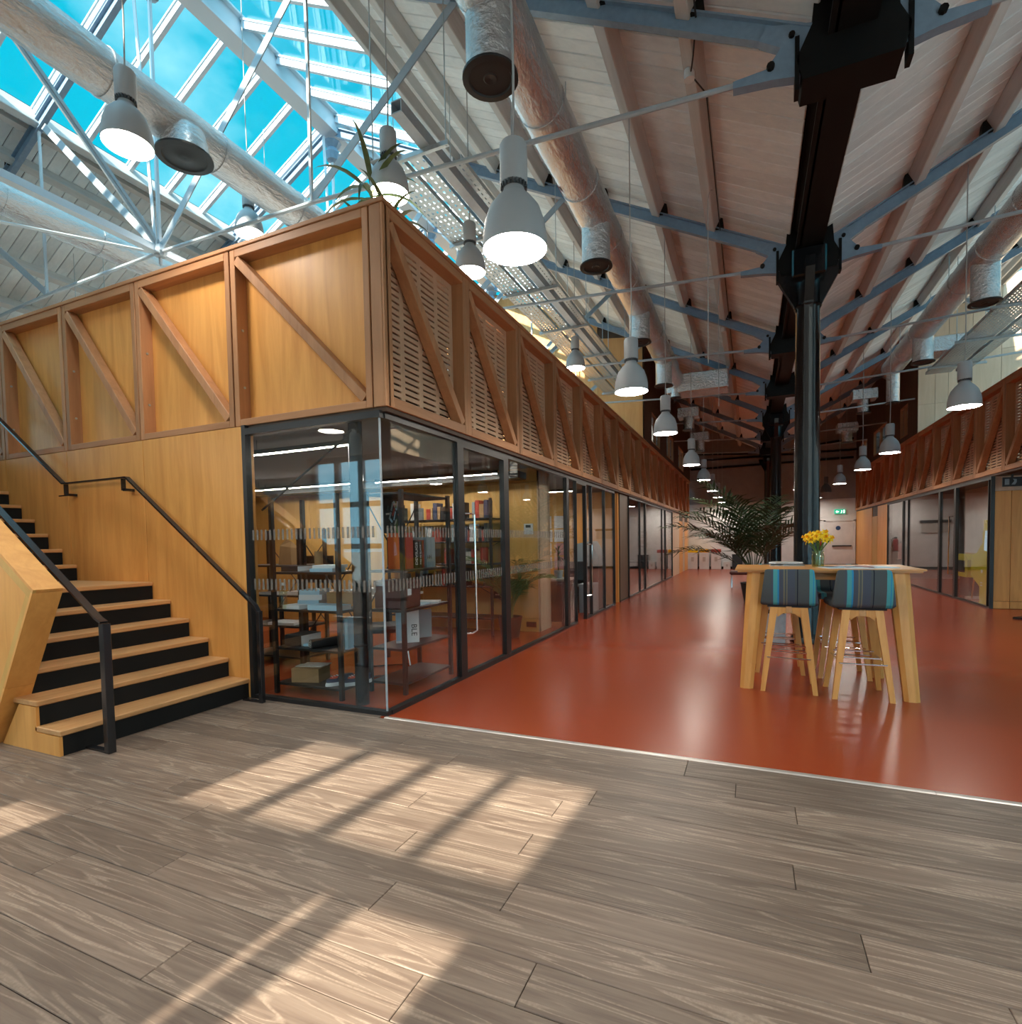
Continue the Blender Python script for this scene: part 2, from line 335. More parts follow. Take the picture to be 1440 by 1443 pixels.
    def mesh(s, name, material, smooth=False, fix=True):
        me = bpy.data.meshes.new(name); me.from_pydata(s.v, [], s.f)
        if fix:
            import bmesh
            bm = bmesh.new(); bm.from_mesh(me); bmesh.ops.recalc_face_normals(bm, faces=bm.faces); bm.to_mesh(me); bm.free()
        me.materials.append(material)
        if smooth:
            me.polygons.foreach_set('use_smooth', [True] * len(me.polygons)); me.set_sharp_from_angle(angle=math.radians(38))
        return me
    def build(s, name, material, parent=None, smooth=False, fix=True):
        if isinstance(material, str): material = M[material]
        if parent is not None:
            w = ROOTLOC.get(parent.name)
            if w is not None: s.v = [(x - w[0], y - w[1], z - w[2]) for x, y, z in s.v]
        me = s.mesh(name, material, smooth, fix)
        o = bpy.data.objects.new(name, me); COL.objects.link(o)
        if parent is not None:
            o.parent = parent
            ROOTLOC[o.name] = ROOTLOC.get(parent.name, (0, 0, 0))
        return o
ROOTLOC = {}
def thing(name, label, cat, loc=(0, 0, 0), group=None):
    o = bpy.data.objects.new(name, None); COL.objects.link(o); o.location = loc; o.empty_display_size = 0.1
    ROOTLOC[o.name] = tuple(loc); tag(o, label, cat, group); return o
def tag(o, label, cat, group=None):
    o['label'] = label; o['category'] = cat; o['kind'] = 'thing'
    if group: o['group'] = group
    return o
def struct(name, mb, material, parent=None, smooth=False):
    o = mb.build(name, material, parent, smooth)
    if parent is None: o['kind'] = 'structure'
    return o
def stuff(o): o['kind'] = 'stuff'; return o
def dup(o, loc=None, label=None, parent=None, rz=None, scale=None):
    c = o.copy(); COL.objects.link(c)
    if parent is not None: c.parent = parent
    if loc is not None: c.location = loc
    if rz is not None: c.rotation_euler = (0, 0, rz)
    if scale is not None: c.scale = scale
    if label: c['label'] = label
    for ch in list(o.children): dup(ch, parent=c)
    return c
def linked(me, name, parent, loc=(0, 0, 0)):
    o = bpy.data.objects.new(name, me); COL.objects.link(o); o.parent = parent; o.location = loc; return o
ORD = ['first', 'second', 'third', 'fourth', 'fifth', 'sixth', 'seventh', 'eighth', 'ninth', 'tenth', 'eleventh', 'twelfth', 'thirteenth', 'fourteenth', 'fifteenth', 'sixteenth', 'seventeenth', 'eighteenth', 'nineteenth', 'twentieth']

# ================================================================== floors
GX, GY = -2.64, 3.51          # glass planes of the left pod
TX, TY = -2.56, 3.50          # timber band faces of the left pod
RX = 3.97                     # glass plane of the right pod
fl = struct('floor', MB().box(-14.5, 9.0, -1.2, 3.44, -0.12, -0.012), 'carpet')
fixed = {0: -0.077, 1: 0.20, 4: 0.157, 6: 0.34, 7: -2.6, 11: -1.757, 3: -0.9, 8: -1.3, 9: 1.1}
rows = [(3.202, 3.436)] + [(3.20 - 0.18 * (k + 1), 3.20 - 0.18 * k) for k in range(25)]
for ri, (y0, y1) in enumerate(rows):
    k = ri - 1
    if y0 < -1.2: y0 = -1.19
    if y1 - y0 < 0.03: continue
    xj = fixed.get(k, random.uniform(-1, 1))
    js = [xj]
    while js[-1] < 6.0: js.append(js[-1] + random.uniform(1.5, 2.2))
    while js[0] > -6.2: js.insert(0, js[0] - random.uniform(1.5, 2.2))
    for a, b in zip(js[:-1], js[1:]):
        MB().box(a + 0.0012, b - 0.0012, y0 + 0.0012, y1 - 0.0012, -0.012, random.uniform(-0.0006, 0.0006), 0.002).build('plank', 'plank', fl)
fr = struct('floor', MB().box(GX - 0.03, 15.5, 3.46, 26.6, -0.12, 0.0).box(-14.5, GX - 0.03, 3.50, 26.6, -0.12, 0.0), 'red')
for a, b in ((-6.2, -4.4), (-4.397, GX - 0.032)): MB().box(a, b, 3.4375, 3.498, -0.012, 0.0, 0.002).build('plank', 'plank', fl)
struct('trim_1', MB().prism([(3.436, 0), (3.440, 0.006), (3.452, 0.008), (3.472, 0.006), (3.480, 0.0)], GX + 0.02, 0.88, 'yz').prism([(3.436, 0), (3.440, 0.006), (3.452, 0.008), (3.472, 0.006), (3.480, 0.0)], 0.883, 9.0, 'yz'), 'alu')

# ================================================================== walls around the hall
bw = MB()                     # wall behind the camera, with the tall south windows
YB = -1.2
wins = [(-7.95, -5.55, 0.5, 3.05), (-3.92, -1.12, 0.45, 2.99), (1.7, 8.0, 0.45, 3.05)]  # last opening is an addition that lets in more light
xs = -14.6
for (a, b, z0, z1) in wins:
    bw.box(xs, a, YB - 0.3, YB, 0, 5.0); bw.box(a, b, YB - 0.3, YB, 0, z0); bw.box(a, b, YB - 0.3, YB, z1, 5.0); xs = b
bw.box(xs, 16, YB - 0.3, YB, 0, 5.0)
for xr in (-6.85, 8.15): bw.prism([(xr - 7.5, 5.0), (xr + 7.5, 5.0), (xr, 9.1)], YB - 0.3, YB, 'xz')
struct('wall_south', bw, 'white')
w1 = MB(); g1 = MB()
cols = [-7.9, -7.32, -6.75, -6.17, -5.6]
for i in range(5): w1.box(cols[i] - 0.06, cols[i] + 0.06, YB - 0.2, YB - 0.12, 0.5, 3.05)
for z in (0.53, 1.33, 2.13, 3.0): w1.box(-7.95, -5.55, YB - 0.19, YB - 0.13, z - 0.05, z + 0.05)
wo1 = struct('window_1', w1, 'pale_steel')
MB().box(-7.9, -5.6, YB - 0.165, YB - 0.155, 0.5, 3.02).build('pane', 'sky_glass', wo1)
w2 = MB()
ed = [-3.92, -3.86, -3.45, -3.59, -3.2, -3.08, -2.68, -2.58, -2.17, -2.06, -1.65, -1.56, -1.15, -1.12]
for a, b in ((-3.92, -3.86), (-3.48, -3.10), (-2.70, -2.58), (-2.19, -2.07), (-1.67, -1.575), (-1.14, -1.12)): w2.box(a, b, YB - 0.16, YB - 0.12, 0.45, 2.99)
for z0, z1 in ((2.03, 2.23), (2.95, 2.99), (1.18, 1.30)): w2.box(-3.92, -1.12, YB - 0.17, YB - 0.11, z0, z1)
w2.box(-3.92, -3.46, YB - 0.15, YB - 0.13, 2.2, 2.97)  # unseen board added to end the row of sun patches
w2.box(-3.46, -1.775, YB - 0.15, YB - 0.13, 0.45, 2.04).box(-1.74, -1.66, YB - 0.15, YB - 0.13, 0.45, 2.04)      # unseen boards added to block sun, gapped to shape the floor patches
w2.box(-3.92, -1.12, YB - 0.15, YB - 0.13, 0.45, 1.2)
wo2 = struct('window_2', w2, 'pale_steel')
MB().box(-3.9, -1.13, YB - 0.145, YB - 0.135, 1.2, 2.97).build('pane', 'sky_glass', wo2)
w9 = MB()
for i in range(12):
    x = 1.7 + 6.3 * i / 11; w9.box(x - 0.05, x + 0.05, YB - 0.19, YB - 0.13, 0.45, 3.05)
for z in (0.47, 1.25, 2.13, 3.03): w9.box(1.7, 8.0, YB - 0.18, YB - 0.14, z - 0.04, z + 0.04)
wo9 = struct('window_9', w9, 'pale_steel')  # unseen window added so bounced sun brightens ceiling and walls
MB().box(1.72, 7.98, YB - 0.165, YB - 0.155, 0.45, 3.03).build('pane', 'sky_glass', wo9)
for nm, added_win, xa, xb in (('wall_west', 10, -14.75, -14.5), ('wall_east', 11, 15.8, 16.05)):  # side windows added out of view to throw daylight onto the roof boards
    q = MB().box(xa, xb, -1.5, 26.8, 0, 0.8).box(xa, xb, -1.5, 26.8, 4.75, 5.1).box(xa, xb, 16.0, 26.8, 0.8, 4.75); f = MB()
    y = -1.5
    while y < 15.9:
        q.box(xa, xb, y, y + 0.45, 0.8, 4.75)
        for t in (0.0, 0.95, 1.9, 2.85): f.box(xa + 0.1, xb - 0.1, y + 0.45 + t, y + 0.5 + t, 0.8, 4.75)
        for z in (0.8, 2.1, 3.4, 4.70): f.box(xa + 0.1, xb - 0.1, y + 0.45, y + 3.5, z, z + 0.05)
        y += 3.5
    struct(nm, q, 'white2'); wq = struct('window_%d' % added_win, f, 'pale_steel')
    MB().box((xa + xb) / 2 - 0.005, (xa + xb) / 2 + 0.005, -1.0, 15.95, 0.8, 4.75).build('pane', 'sky_glass', wq)
struct('ground', MB().box(-90, -14.75, -90, 90, -0.3, -0.15).box(16.05, 90, -90, 90, -0.3, -0.15).box(-14.75, 16.05, -90, -1.5, -0.3, -0.15), 'bounce_paving')  # unseen sunlit ground added to bounce light up through the windows
we = MB().box(-2.7, 4.0, 26.5, 26.7, 0, 2.95)
we = struct('wall_north', we, 'white')
MB().box(-14.6, 15.9, 26.52, 26.75, 2.95, 5.0).prism([(-14.5, 4.9), (0.65, 4.9), (0.65, 5.35), (-6.85, 9.3), (-14.5, 5.3)], 26.52, 26.75).prism([(0.65, 4.9), (15.8, 4.9), (15.8, 5.3), (8.15, 9.3), (0.65, 5.35)], 26.52, 26.75).build('upper_wall', 'white2', we)
MB().box(-14.6, -2.7, 26.52, 26.75, 0, 2.95).box(4.0, 15.9, 26.52, 26.75, 0, 2.95).build('side_wall', 'white2', we)
MB().tube([(-2.55, 26.42, 4.55), (3.85, 26.42, 4.62)], 0.05, 8).build('pipe', 'iron_matt', we)
MB().tube([(-2.55, 26.42, 5.25), (0.5, 26.42, 5.05)], 0.05, 8).build('pipe', 'iron_matt', we)
MB().tube([(0.8, 26.42, 5.05), (3.85, 26.42, 5.4)], 0.05, 8).build('pipe', 'iron_matt', we)
struct('baseboard_north', MB().box(-2.6, 2.8, 26.48, 26.5, 0, 0.10), 'iron_matt')

# ================================================================== roof
PM = 0.517                                   # pitch
def zr(x, xv): return 4.97 + PM * (abs(x - xv) - 0.25)     # rafter centre line above a valley at xv
VX = (-14.35, 0.65, 15.65)
TR = [1.45 + 3.25 * k for k in range(8)]     # truss lines
def slope(xv, sg, name_i):
    """one boarded slope rising from the valley xv to the glazing; sg is the direction of rise"""
    x0, x1 = xv + sg * 0.2, xv + sg * 4.85
    dx = (x1 - x0); L = math.hypot(dx, PM * abs(dx)); ux = Vector((sg, 0, PM)).normalized(); nz = Vector((-sg * PM, 0, 1)).normalized()
    off = 0.235
    def pt(x, y, o): return Vector((x, y, zr(x, xv) + off)) + nz * o
    mid = (x0 + x1) / 2
    deck = MB().obox(pt(mid, 12.6, 0.07), ux, (0, 1, 0), nz, L / 2 + 0.1, 14.1, 0.03)
    c = struct('ceiling', deck, 'carpet')
    near, far = 2.6, 17.0
    y = near; k = 0
    while y < far:
        MB().obox(pt(mid, y + 0.09, random.uniform(-0.003, 0.003)), ux, (0, 1, 0), nz, L / 2, 0.0862, 0.012, 0.008).build('board', 'board', c)
        y += 0.18
    fb = MB()
    for rng in ((-1.4, near), (far, 26.5)):
        y = rng[0]
        while y < rng[1] - 0.02:
            e_ = min(y + 0.18, rng[1]); fb.obox(pt(mid, (y + e_) / 2, 0), ux, (0, 1, 0), nz, L / 2, (e_ - y) / 2 - 0.002, 0.011); y += 0.18
    stuff(fb.build('boards', 'board', c))
    for d in (1.07, 1.79, 2.62, 3.46, 4.25):
        x = xv + sg * d
        MB().obox(pt(x, 12.5, -0.10), ux, (0, 1, 0), nz, 0.06, 13.95, 0.085, 0.008).build('purlin', 'purlin', c)
    x = xv + sg * 4.9
    MB().obox(pt(x, 12.5, -0.06), ux, (0, 1, 0), nz, 0.05, 13.95, 0.14, 0.008).obox(pt(xv + sg * 4.72, 12.5, -0.07), ux, (0, 1, 0), nz, 0.04, 13.95, 0.06).build('edge_beam', 'purlin', c)
    return c
slope(0.65, -1, 0); slope(0.65, 1, 1); slope(-14.35, 1, 2)
struct('ceiling', MB().obox((13.2, 12.6, zr(13.2, 15.65) + 0.28), Vector((-1, 0, PM)).normalized(), (0, 1, 0), Vector((PM, 0, 1)).normalized(), 2.9, 14.1, 0.03), 'board')

def skylight(xr, label):
    root = thing('skylight', label, 'skylight', (xr, 1.45, 8.6))
    zt = zr(xr, xr - 7.5) + 0.28
    Y0, Y1 = -1.15, 14.7
    MB().box(xr - 0.09, xr + 0.09, Y0, Y1, zt - 0.34, zt - 0.02, 0.01).box(xr - 0.16, xr + 0.16, Y0, Y1, zt - 0.03, zt).box(xr - 0.14, xr + 0.14, Y0, Y1, zt - 0.36, zt - 0.33).build('ridge_beam', 'white_steel', root)
    for sg in (-1, 1):
        ux = Vector((sg, 0, -PM)).normalized(); nz = Vector((sg * PM, 0, 1)).normalized()
        a = Vector((xr + sg * 0.1, 0, zt - 0.06)); b = Vector((xr + sg * 2.62, 0, zt - 0.06 - PM * 2.52)); L = (b - a).length; m_ = (a + b) / 2
        MB().obox((xr + sg * 2.62, (Y0 + Y1) / 2, b.z - 0.02), ux, (0, 1, 0), nz, 0.06, (Y1 - Y0) / 2, 0.05).build('eaves_bar', 'white_steel', root)
        n = 0; y = Y0
        pm = bm_ = None
        while y <= Y1 + 0.01:
            c = m_ + Vector((0, y, 0))
            if bm_ is None:
                q = MB().obox((0, 0, -0.035), ux, (0, 1, 0), nz, L / 2, 0.028, 0.05).obox((0, 0, 0.03), ux, (0, 1, 0), nz, L / 2, 0.045, 0.012)
                bm_ = q.mesh('glazing_bar', M['white_steel'])
                pm = MB().obox((0, 0.325, 0), ux, (0, 1, 0), nz, L / 2, 0.30, 0.006).mesh('pane', M['sky_glass'])
            loc = (c.x - xr, c.y - 1.45, c.z - 8.6)
            linked(bm_, 'glazing_bar', root, loc)
            if y < Y1 - 0.3: linked(pm, 'pane', root, loc)
            y += 0.65
    return root
skylight(-6.85, 'long glazed ridge skylight above the left hall showing blue sky')
skylight(8.15, 'ridge skylight above the right hand hall beyond the dark boarded slope')

# ------------------------------------------------------------------ steel roof trusses
def make_truss():
    """one span, ridge at local x = 0, valleys at +-7.5, truss plane at y = 0, z absolute"""
    t = thing('roof_truss', 'x', 'truss', (0, 0, 0))
    for sg in (-1, 1):
        P = lambda d: Vector((sg * d, 0, zr(7.5 - d, 0)))     # d from ridge
        a, b = P(7.28), P(0.12)
        up = Vector((sg * PM, 0, 1)).normalized()
        q = MB().bar(a, b, 0.025, 0.13, up).bar(a + up * 0.07, b + up * 0.07, 0.10, 0.016, up).bar(a - up * 0.06, b - up * 0.06, 0.07, 0.012, up)
        q.build('rafter', 'steel', t)
        for d in (6.43, 5.71, 4.88, 4.04, 3.25):
            c = P(d) + up * 0.085
            MB().prism([(c.x - 0.09 * sg, c.z - PM * -0.09 * 0 - 0.005), (c.x + 0.05 * sg, c.z - 0.03), (c.x + 0.03 * sg, c.z + 0.16), (c.x - 0.0 * sg, c.z + 0.17)], -0.045, 0.045).build('cleat', 'iron_matt', t)
        tie = [(sg * 7.18, 0, 4.81), (sg * 2.5, 0, 5.06), (0, 0, 5.10)]
        MB().tube(tie, 0.022, 8).build('tie_rod', 'pale_steel', t)
        MB().bar((sg * 2.5, 0, 5.06), P(2.5), 0.03, 0.03).build('hanger_rod', 'white_steel', t)
        e_ = P(4.36); MB().bar((sg * 2.5, 0, 5.07), e_, 0.075, 0.012, (0, 1, 0)).bar((sg * 2.5, 0.0, 5.09), e_ + Vector((0, 0, 0.02)), 0.012, 0.07, (0, 0, 1)).build('strut', 'pale_steel', t)
        e_ = P(2.45); MB().bar((0, 0, 5.12), e_, 0.085, 0.012, (0, 1, 0)).bar((0, 0.0, 5.14), e_ + Vector((0, 0, 0.02)), 0.012, 0.08, (0, 0, 1)).build('strut', 'pale_steel', t)
        # cast shoe at the valley end
        MB().prism([(sg * 7.30, 4.70), (sg * 7.30, 5.06), (sg * 6.95, 5.16), (sg * 6.90, 5.07), (sg * 7.05, 4.97), (sg * 6.95, 4.85), (sg * 6.72, 4.84), (sg * 6.72, 4.79), (sg * 7.0, 4.76)], -0.04, 0.04).build('shoe', 'steel', t)
        MB().cyl((sg * 6.98, -0.07, 4.85), (sg * 6.98, 0.07, 4.85), 0.028, n=8).build('bolt', 'iron_matt', t); MB().cyl((sg * 7.12, -0.06, 5.03), (sg * 7.12, 0.06, 5.03), 0.022, n=8).build('bolt', 'iron_matt', t)
    MB().bar((0, 0, 5.1), (0, 0, 8.5), 0.035, 0.035).bar((0, -0.05, 5.12), (0, -0.22, 8.5), 0.05, 0.012).build('king_rod', 'white_steel', t)
    MB().lathe([(0.0, 8.18), (0.10, 8.22), (0.13, 8.34), (0.09, 8.42), (0.16, 8.52), (0.0, 8.54)], 10).build('ridge_casting', 'steel', t)
    MB().lathe([(0.0, 5.02), (0.06, 5.04), (0.08, 5.10), (0.06, 5.18), (0.0, 5.2)], 10).lathe([(0.0, 4.93), (0.02, 4.95), (0.02, 5.03), (0, 5.03)], 8).build('king_node', 'pale_steel', t)
    return t
proto = make_truss()
first = True
for xr, side in ((-6.85, 'left'), (8.15, 'right')):
    for k, y in enumerate(TR):
        o = proto if first else dup(proto)
        first = False
        o.location = (xr, y, 0)
        o['label'] = 'blue grey steel roof truss over the %s hall, %s from the entrance' % (side, ORD[k])
        o['group'] = 'steel trusses over the %s hall' % side
        if xr < 0 and k < 3:        # longitudinal braces along the ridge
            pass
for k, (ya, yb) in enumerate(((1.45, 4.7), (4.7, 7.95), (7.95, 11.2))):
    b = thing('ridge_brace', 'pale steel bracing between %s and %s truss of the left hall' % (ORD[k], ORD[k + 1]), 'brace', (-6.85, ya, 5.1), 'longitudinal roof braces')
    MB().bar((-6.85, ya, 5.12), (-6.85, yb, 5.12), 0.10, 0.014, (1, 0, 0)).bar((-6.85, ya, 5.07), (-6.85, yb, 5.07), 0.014, 0.10, (1, 0, 0)).build('tie', 'white_steel', b)
    if k == 0: MB().bar((-6.85, yb, 5.16), (-6.85, ya, 8.4), 0.09, 0.014, (1, 0, 0)).bar((-6.87, yb, 5.16), (-6.87, ya, 8.4), 0.014, 0.08, (1, 0, 0)).build('diagonal', 'pale_steel', b)
    if k == 0: MB().bar((-6.9, yb, 5.1), (-9.3, ya, 5.06), 0.06, 0.012, (0, 0, 1)).build('plan_brace', 'white_steel', b)

# ------------------------------------------------------------------ gutter beam and iron columns
gb = thing('gutter_beam', 'long black iron gutter beam running above the line of columns', 'beam', (0.65, 4.7, 4.95))
MB().box(0.54, 0.80, -1.15, 26.45, 4.93, 5.25).box(0.50, 0.56, -1.15, 26.45, 4.93, 4.96).box(0.47, 0.83, -1.15, 26.45, 5.2, 5.3).build('trough', 'iron_matt', gb)
for y in TR:
    q = MB()
    q.prism([(0.34, 4.68), (0.96, 4.68), (1.0, 4.84), (0.93, 4.98), (0.90, 5.35), (0.42, 5.35), (0.40, 5.05), (0.30, 4.84)], y - 0.06, y + 0.22, 'xz')
    q.box(0.29, 0.32, y - 0.06, y + 0.06, 4.62, 5.0).box(0.98, 1.01, y - 0.06, y + 0.06, 4.62, 5.0)
    q.build('node_casting', 'iron_matt', gb)
def make_column():
    t = thing('iron_column', 'x', 'column', (0, 0, 0))
    MB().lathe([(0, 0), (0.19, 0), (0.19, 0.05), (0.165, 0.10), (0.152, 0.14), (0.150, 1.2), (0.138, 4.22), (0.16, 4.25), (0.14, 4.28), (0.14, 4.6), (0, 4.6)], 28).build('shaft', 'iron', t, True)
    for sg in (-1, 1):
        MB().prism([(sg * 0.12, 4.15), (sg * 0.16, 4.28), (sg * 0.34, 4.62), (sg * 0.36, 4.74), (sg * 0.10, 4.74)], -0.05, 0.05).build('bracket', 'iron', t)
        MB().prism([(sg * 0.12, 4.15), (sg * 0.16, 4.28), (sg * 0.34, 4.62), (sg * 0.36, 4.74), (sg * 0.10, 4.74)], -0.05, 0.05, 'yz').build('bracket', 'iron', t)
    MB().box(-0.19, 0.19, -0.19, 0.19, 4.58, 4.93, 0.02).build('capital', 'iron', t)
    return t
cprot = make_column()
for k, (y, lb) in enumerate(((7.95, 'nearest round black iron column, standing behind the oak table'), (17.7, 'middle round black iron column, behind the big palm'), (26.05, 'farthest round black iron column, against the end wall'))):
    o = cprot if k == 0 else dup(cprot); o.location = (0.65, y, 0); o['label'] = lb; o['group'] = 'iron columns down the hall'

# ================================================================== timber pods
ZB, ZT = 2.42, 3.95
def side_bay(sg, w=1.32):
    """slotted cassette of the long faces: local y runs 0..w along the face, sg = outward x direction"""
    t = thing('timber_bay', 'x', 'timber bay', (0, 0, 0))
    X = lambda d: -sg * d                      # depth d behind the face
    def bx(d0, d1, y0, y1, z0, z1, c=0.004): return MB().box(X(d0), X(d1), y0, y1, z0, z1, c)
    bx(0, 0.14, 0.008, 0.078, ZB, ZT).build('post', 'larch', t)
    bx(0, 0.14, w - 0.078, w - 0.008, ZB, ZT).build('post', 'larch', t)
    bx(0, 0.14, 0.078, w - 0.078, ZT - 0.08, ZT).build('top_rail', 'larch_y', t)
    bx(0, 0.14, 0.078, w - 0.078, ZB, ZB + 0.085).build('bottom_rail', 'larch_y', t)
    a = Vector((X(0.055), 0.09, ZT - 0.10)); b = Vector((X(0.055), w - 0.10, ZB + 0.10))
    MB().bar(a, b, 0.10, 0.085, (0, 0, 1), 0.004).build('brace', 'larch', t)
    p = MB(); y0, y1, z0, z1 = 0.078, w - 0.078, ZB + 0.085, ZT - 0.08
    d0, d1 = 0.125, 0.143
    nr, nc = 25, 4; pz = (z1 - z0 - 0.08) / nr; sh = 0.017; gap = 0.062; m = 0.06
    sl = (y1 - y0 - 2 * m - (nc - 1) * gap) / nc
    z = z0; zs = z0 + 0.04
    for r in range(nr):
        a_ = zs + pz * r + (pz - sh) / 2
        p.box(X(d0), X(d1), y0, y1, z, a_)
        yy = y0
        for c in range(nc):
            s0 = y0 + m + c * (sl + gap); p.box(X(d0), X(d1), yy, s0, a_, a_ + sh); yy = s0 + sl
        p.box(X(d0), X(d1), yy, y1, a_, a_ + sh); z = a_ + sh
    p.box(X(d0), X(d1), y0, y1, z, z1)
    p.build('slotted_panel', 'slat', t)
    bx(0.19, 0.20, y0, y1, z0, z1, 0).build('slot_dark_backing', 'carpet', t)  # black sheet stands in for the dark space behind the slots
    return t
def front_bay(x0, x1):
    """plain ply cassette of the front face"""
    t = thing('timber_bay', 'x', 'timber bay', (x0, TY, ZB), 'plain ply bays on the pod front')
    f = lambda a, b, z0, z1, d0=0.0, d1=0.13, c=0.004: MB().box(a, b, TY + d0, TY + d1, z0, z1, c)
    f(x0 + 0.008, x0 + 0.066, ZB, ZT).build('post', 'larch', t)
    f(x1 - 0.066, x1 - 0.008, ZB, ZT).build('post', 'larch', t)
    f(x0 + 0.066, x1 - 0.066, ZT - 0.07, ZT).build('top_rail', 'larch_x', t)
    f(x0 + 0.066, x1 - 0.066, ZB, ZB + 0.06).build('bottom_rail', 'larch_x', t)
    MB().bar((x0 + 0.075, TY + 0.05, ZT - 0.09), (x1 - 0.085, TY + 0.05, ZB + 0.08), 0.10, 0.075, (0, 0, 1), 0.004).build('brace', 'larch', t)
    f(x0 + 0.066, x1 - 0.066, ZB + 0.06, ZT - 0.07, 0.118, 0.136, 0).build('ply_panel', 'ply', t)
    for z in (ZB + 0.35, ZB + 0.85):
        MB().cyl((x0 + 0.062, TY + 0.06, z), (x0 + 0.072, TY + 0.06, z), 0.012, n=8).build('bolt', 'zinc', t)
    return t
# corner post of the left pod
cp = thing('corner_post', 'square timber corner post where the pod front meets its slotted long side', 'post', (TX, TY, ZB))
MB().box(TX - 0.125, TX - 0.02, TY, TY + 0.10, ZB, ZT, 0.004).build('front_board', 'larch', cp)
MB().box(TX - 0.02, TX, TY, TY + 0.055, ZB, ZT, 0.003).build('edge_board', 'larch', cp)
fb_x = [-2.69, -4.20, -5.51, -6.73, -7.96, -9.2]
for i in range(5):
    o = front_bay(fb_x[i + 1], fb_x[i]); o['label'] = 'plain plywood bay with diagonal brace on the pod front, %s from the corner' % ORD[i]
side_w = 1.32
lb = side_bay(1)
for k in range(17):
    o = lb if k == 0 else dup(lb)
    o.location = (TX, 3.56 + side_w * k - (0.06 if k else 0), 0)
    if k == 0: o.location = (TX, 3.52, 0)
    o['label'] = 'slotted timber bay with diagonal brace, %s along the left pod from the glass corner' % ORD[k]
    o['group'] = 'slotted bays of the left pod'
rb = side_bay(-1)
NRB = 15
for k in range(NRB):
    o = rb if k == 0 else dup(rb)
    o.location = (3.92, 26.35 - 1.31 * (NRB - k), 0)
    o['label'] = 'slotted timber bay with diagonal brace along the right pod, %s counting from the end wall' % ORD[NRB - 1 - k]
    o['group'] = 'slotted bays of the right pod'
RY0 = 26.35 - 1.31 * NRB
cpg = thing('coping', 'flat timber coping capping the left pod front and long side', 'coping', (TX, TY, ZT))
MB().box(-9.3, TX + 0.012, TY - 0.012, TY + 0.16, ZT, ZT + 0.035, 0.004).build('front_board', 'larch_x', cpg)
MB().box(TX - 0.16, TX + 0.012, TY + 0.16, 26.4, ZT, ZT + 0.035, 0.004).build('side_board', 'larch_y', cpg)
cpr = thing('coping', 'flat timber coping capping the right pod', 'coping', (3.92, RY0, ZT))
MB().box(3.908, 4.08, RY0, 26.4, ZT, ZT + 0.035, 0.004).build('side_board', 'larch_y', cpr)
# pod ceilings, and pale unseen decks added to bounce light to the roof
struct('ceiling', MB().box(-9.3, -2.775, 3.72, 26.4, 2.46, 2.56), 'officeceil')
struct('ceiling', MB().box(4.135, 12.0, 12.4, 26.4, 2.46, 2.56), 'officeceil')
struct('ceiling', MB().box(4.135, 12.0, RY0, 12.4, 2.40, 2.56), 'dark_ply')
struct('floor', MB().box(-9.3, -2.775, 3.72, 14.7, 2.56, 2.60), 'deck')
struct('floor', MB().box(4.135, 12.0, RY0, 17.3, 2.56, 2.60), 'deck')
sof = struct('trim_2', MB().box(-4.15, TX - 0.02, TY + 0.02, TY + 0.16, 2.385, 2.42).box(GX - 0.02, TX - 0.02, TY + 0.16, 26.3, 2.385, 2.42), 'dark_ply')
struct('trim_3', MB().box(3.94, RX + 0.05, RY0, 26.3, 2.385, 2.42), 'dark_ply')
MBx = MB().box(-9.3, -9.1, 3.6, 26.4, 0, 2.46)
struct('wall_pod_west', MBx, 'ply_x')
# ply wall beside the stair: panels on a backing
sw = struct('wall_stair', MB().box(-9.3, -4.17, TY + 0.02, TY + 0.10, 0, ZB), 'dark_ply')
xsj = [-4.152, -5.48, -6.755, -7.97, -9.3]
for a, b in zip(xsj[:-1], xsj[1:]): MB().box(b + 0.0045, a - 0.0045, TY, TY + 0.02, 0.0, ZB - 0.004, 0.002).build('panel', 'ply', sw)
MB().box(-4.152, -4.105, TY - 0.01, TY + 0.11, 0, ZB - 0.01, 0.003).build('jamb_post', 'ply', sw)

# upper rooms: ply walls facing the camera
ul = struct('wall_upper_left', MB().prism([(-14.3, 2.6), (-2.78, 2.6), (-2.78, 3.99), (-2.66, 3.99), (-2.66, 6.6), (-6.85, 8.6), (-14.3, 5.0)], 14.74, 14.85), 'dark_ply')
x = -2.62
for i in range(9):
    xb = x - 1.2
    zt_ = min(zr((x + xb) / 2, 0.65), zr((x + xb) / 2, -14.35)) - 0.02
    for z0, z1 in ((2.6, 4.05), (4.055, 5.3), (5.305, zt_)):
        hi = lambda q: min(z1, min(zr(q, 0.65), zr(q, -14.35)) + 0.15)
        xa = min(x, -2.78) if z0 < 3 else x
        if z0 > 4 and z0 < 4.1: z0 = 3.995
        if z0 < 3: z1 = 3.99
        if z1 > z0 + 0.1: MB().prism([(xa - 0.003, z0), (xb + 0.003, z0), (xb + 0.003, hi(xb) if z1 == zt_ else z1), (xa - 0.003, hi(xa) if z1 == zt_ else z1)], 14.72, 14.74).build('panel', 'ply_up', ul)
    x = xb
ur = struct('wall_upper_right', MB().prism([(3.97, 2.6), (15.6, 2.6), (15.6, 5.0), (8.15, 8.6), (3.97, 6.6)], 17.34, 17.45), 'dark_ply')
xs_ = [3.94, 4.30, 4.57, 5.05, 5.62, 6.2, 6.8, 8.0, 9.2]
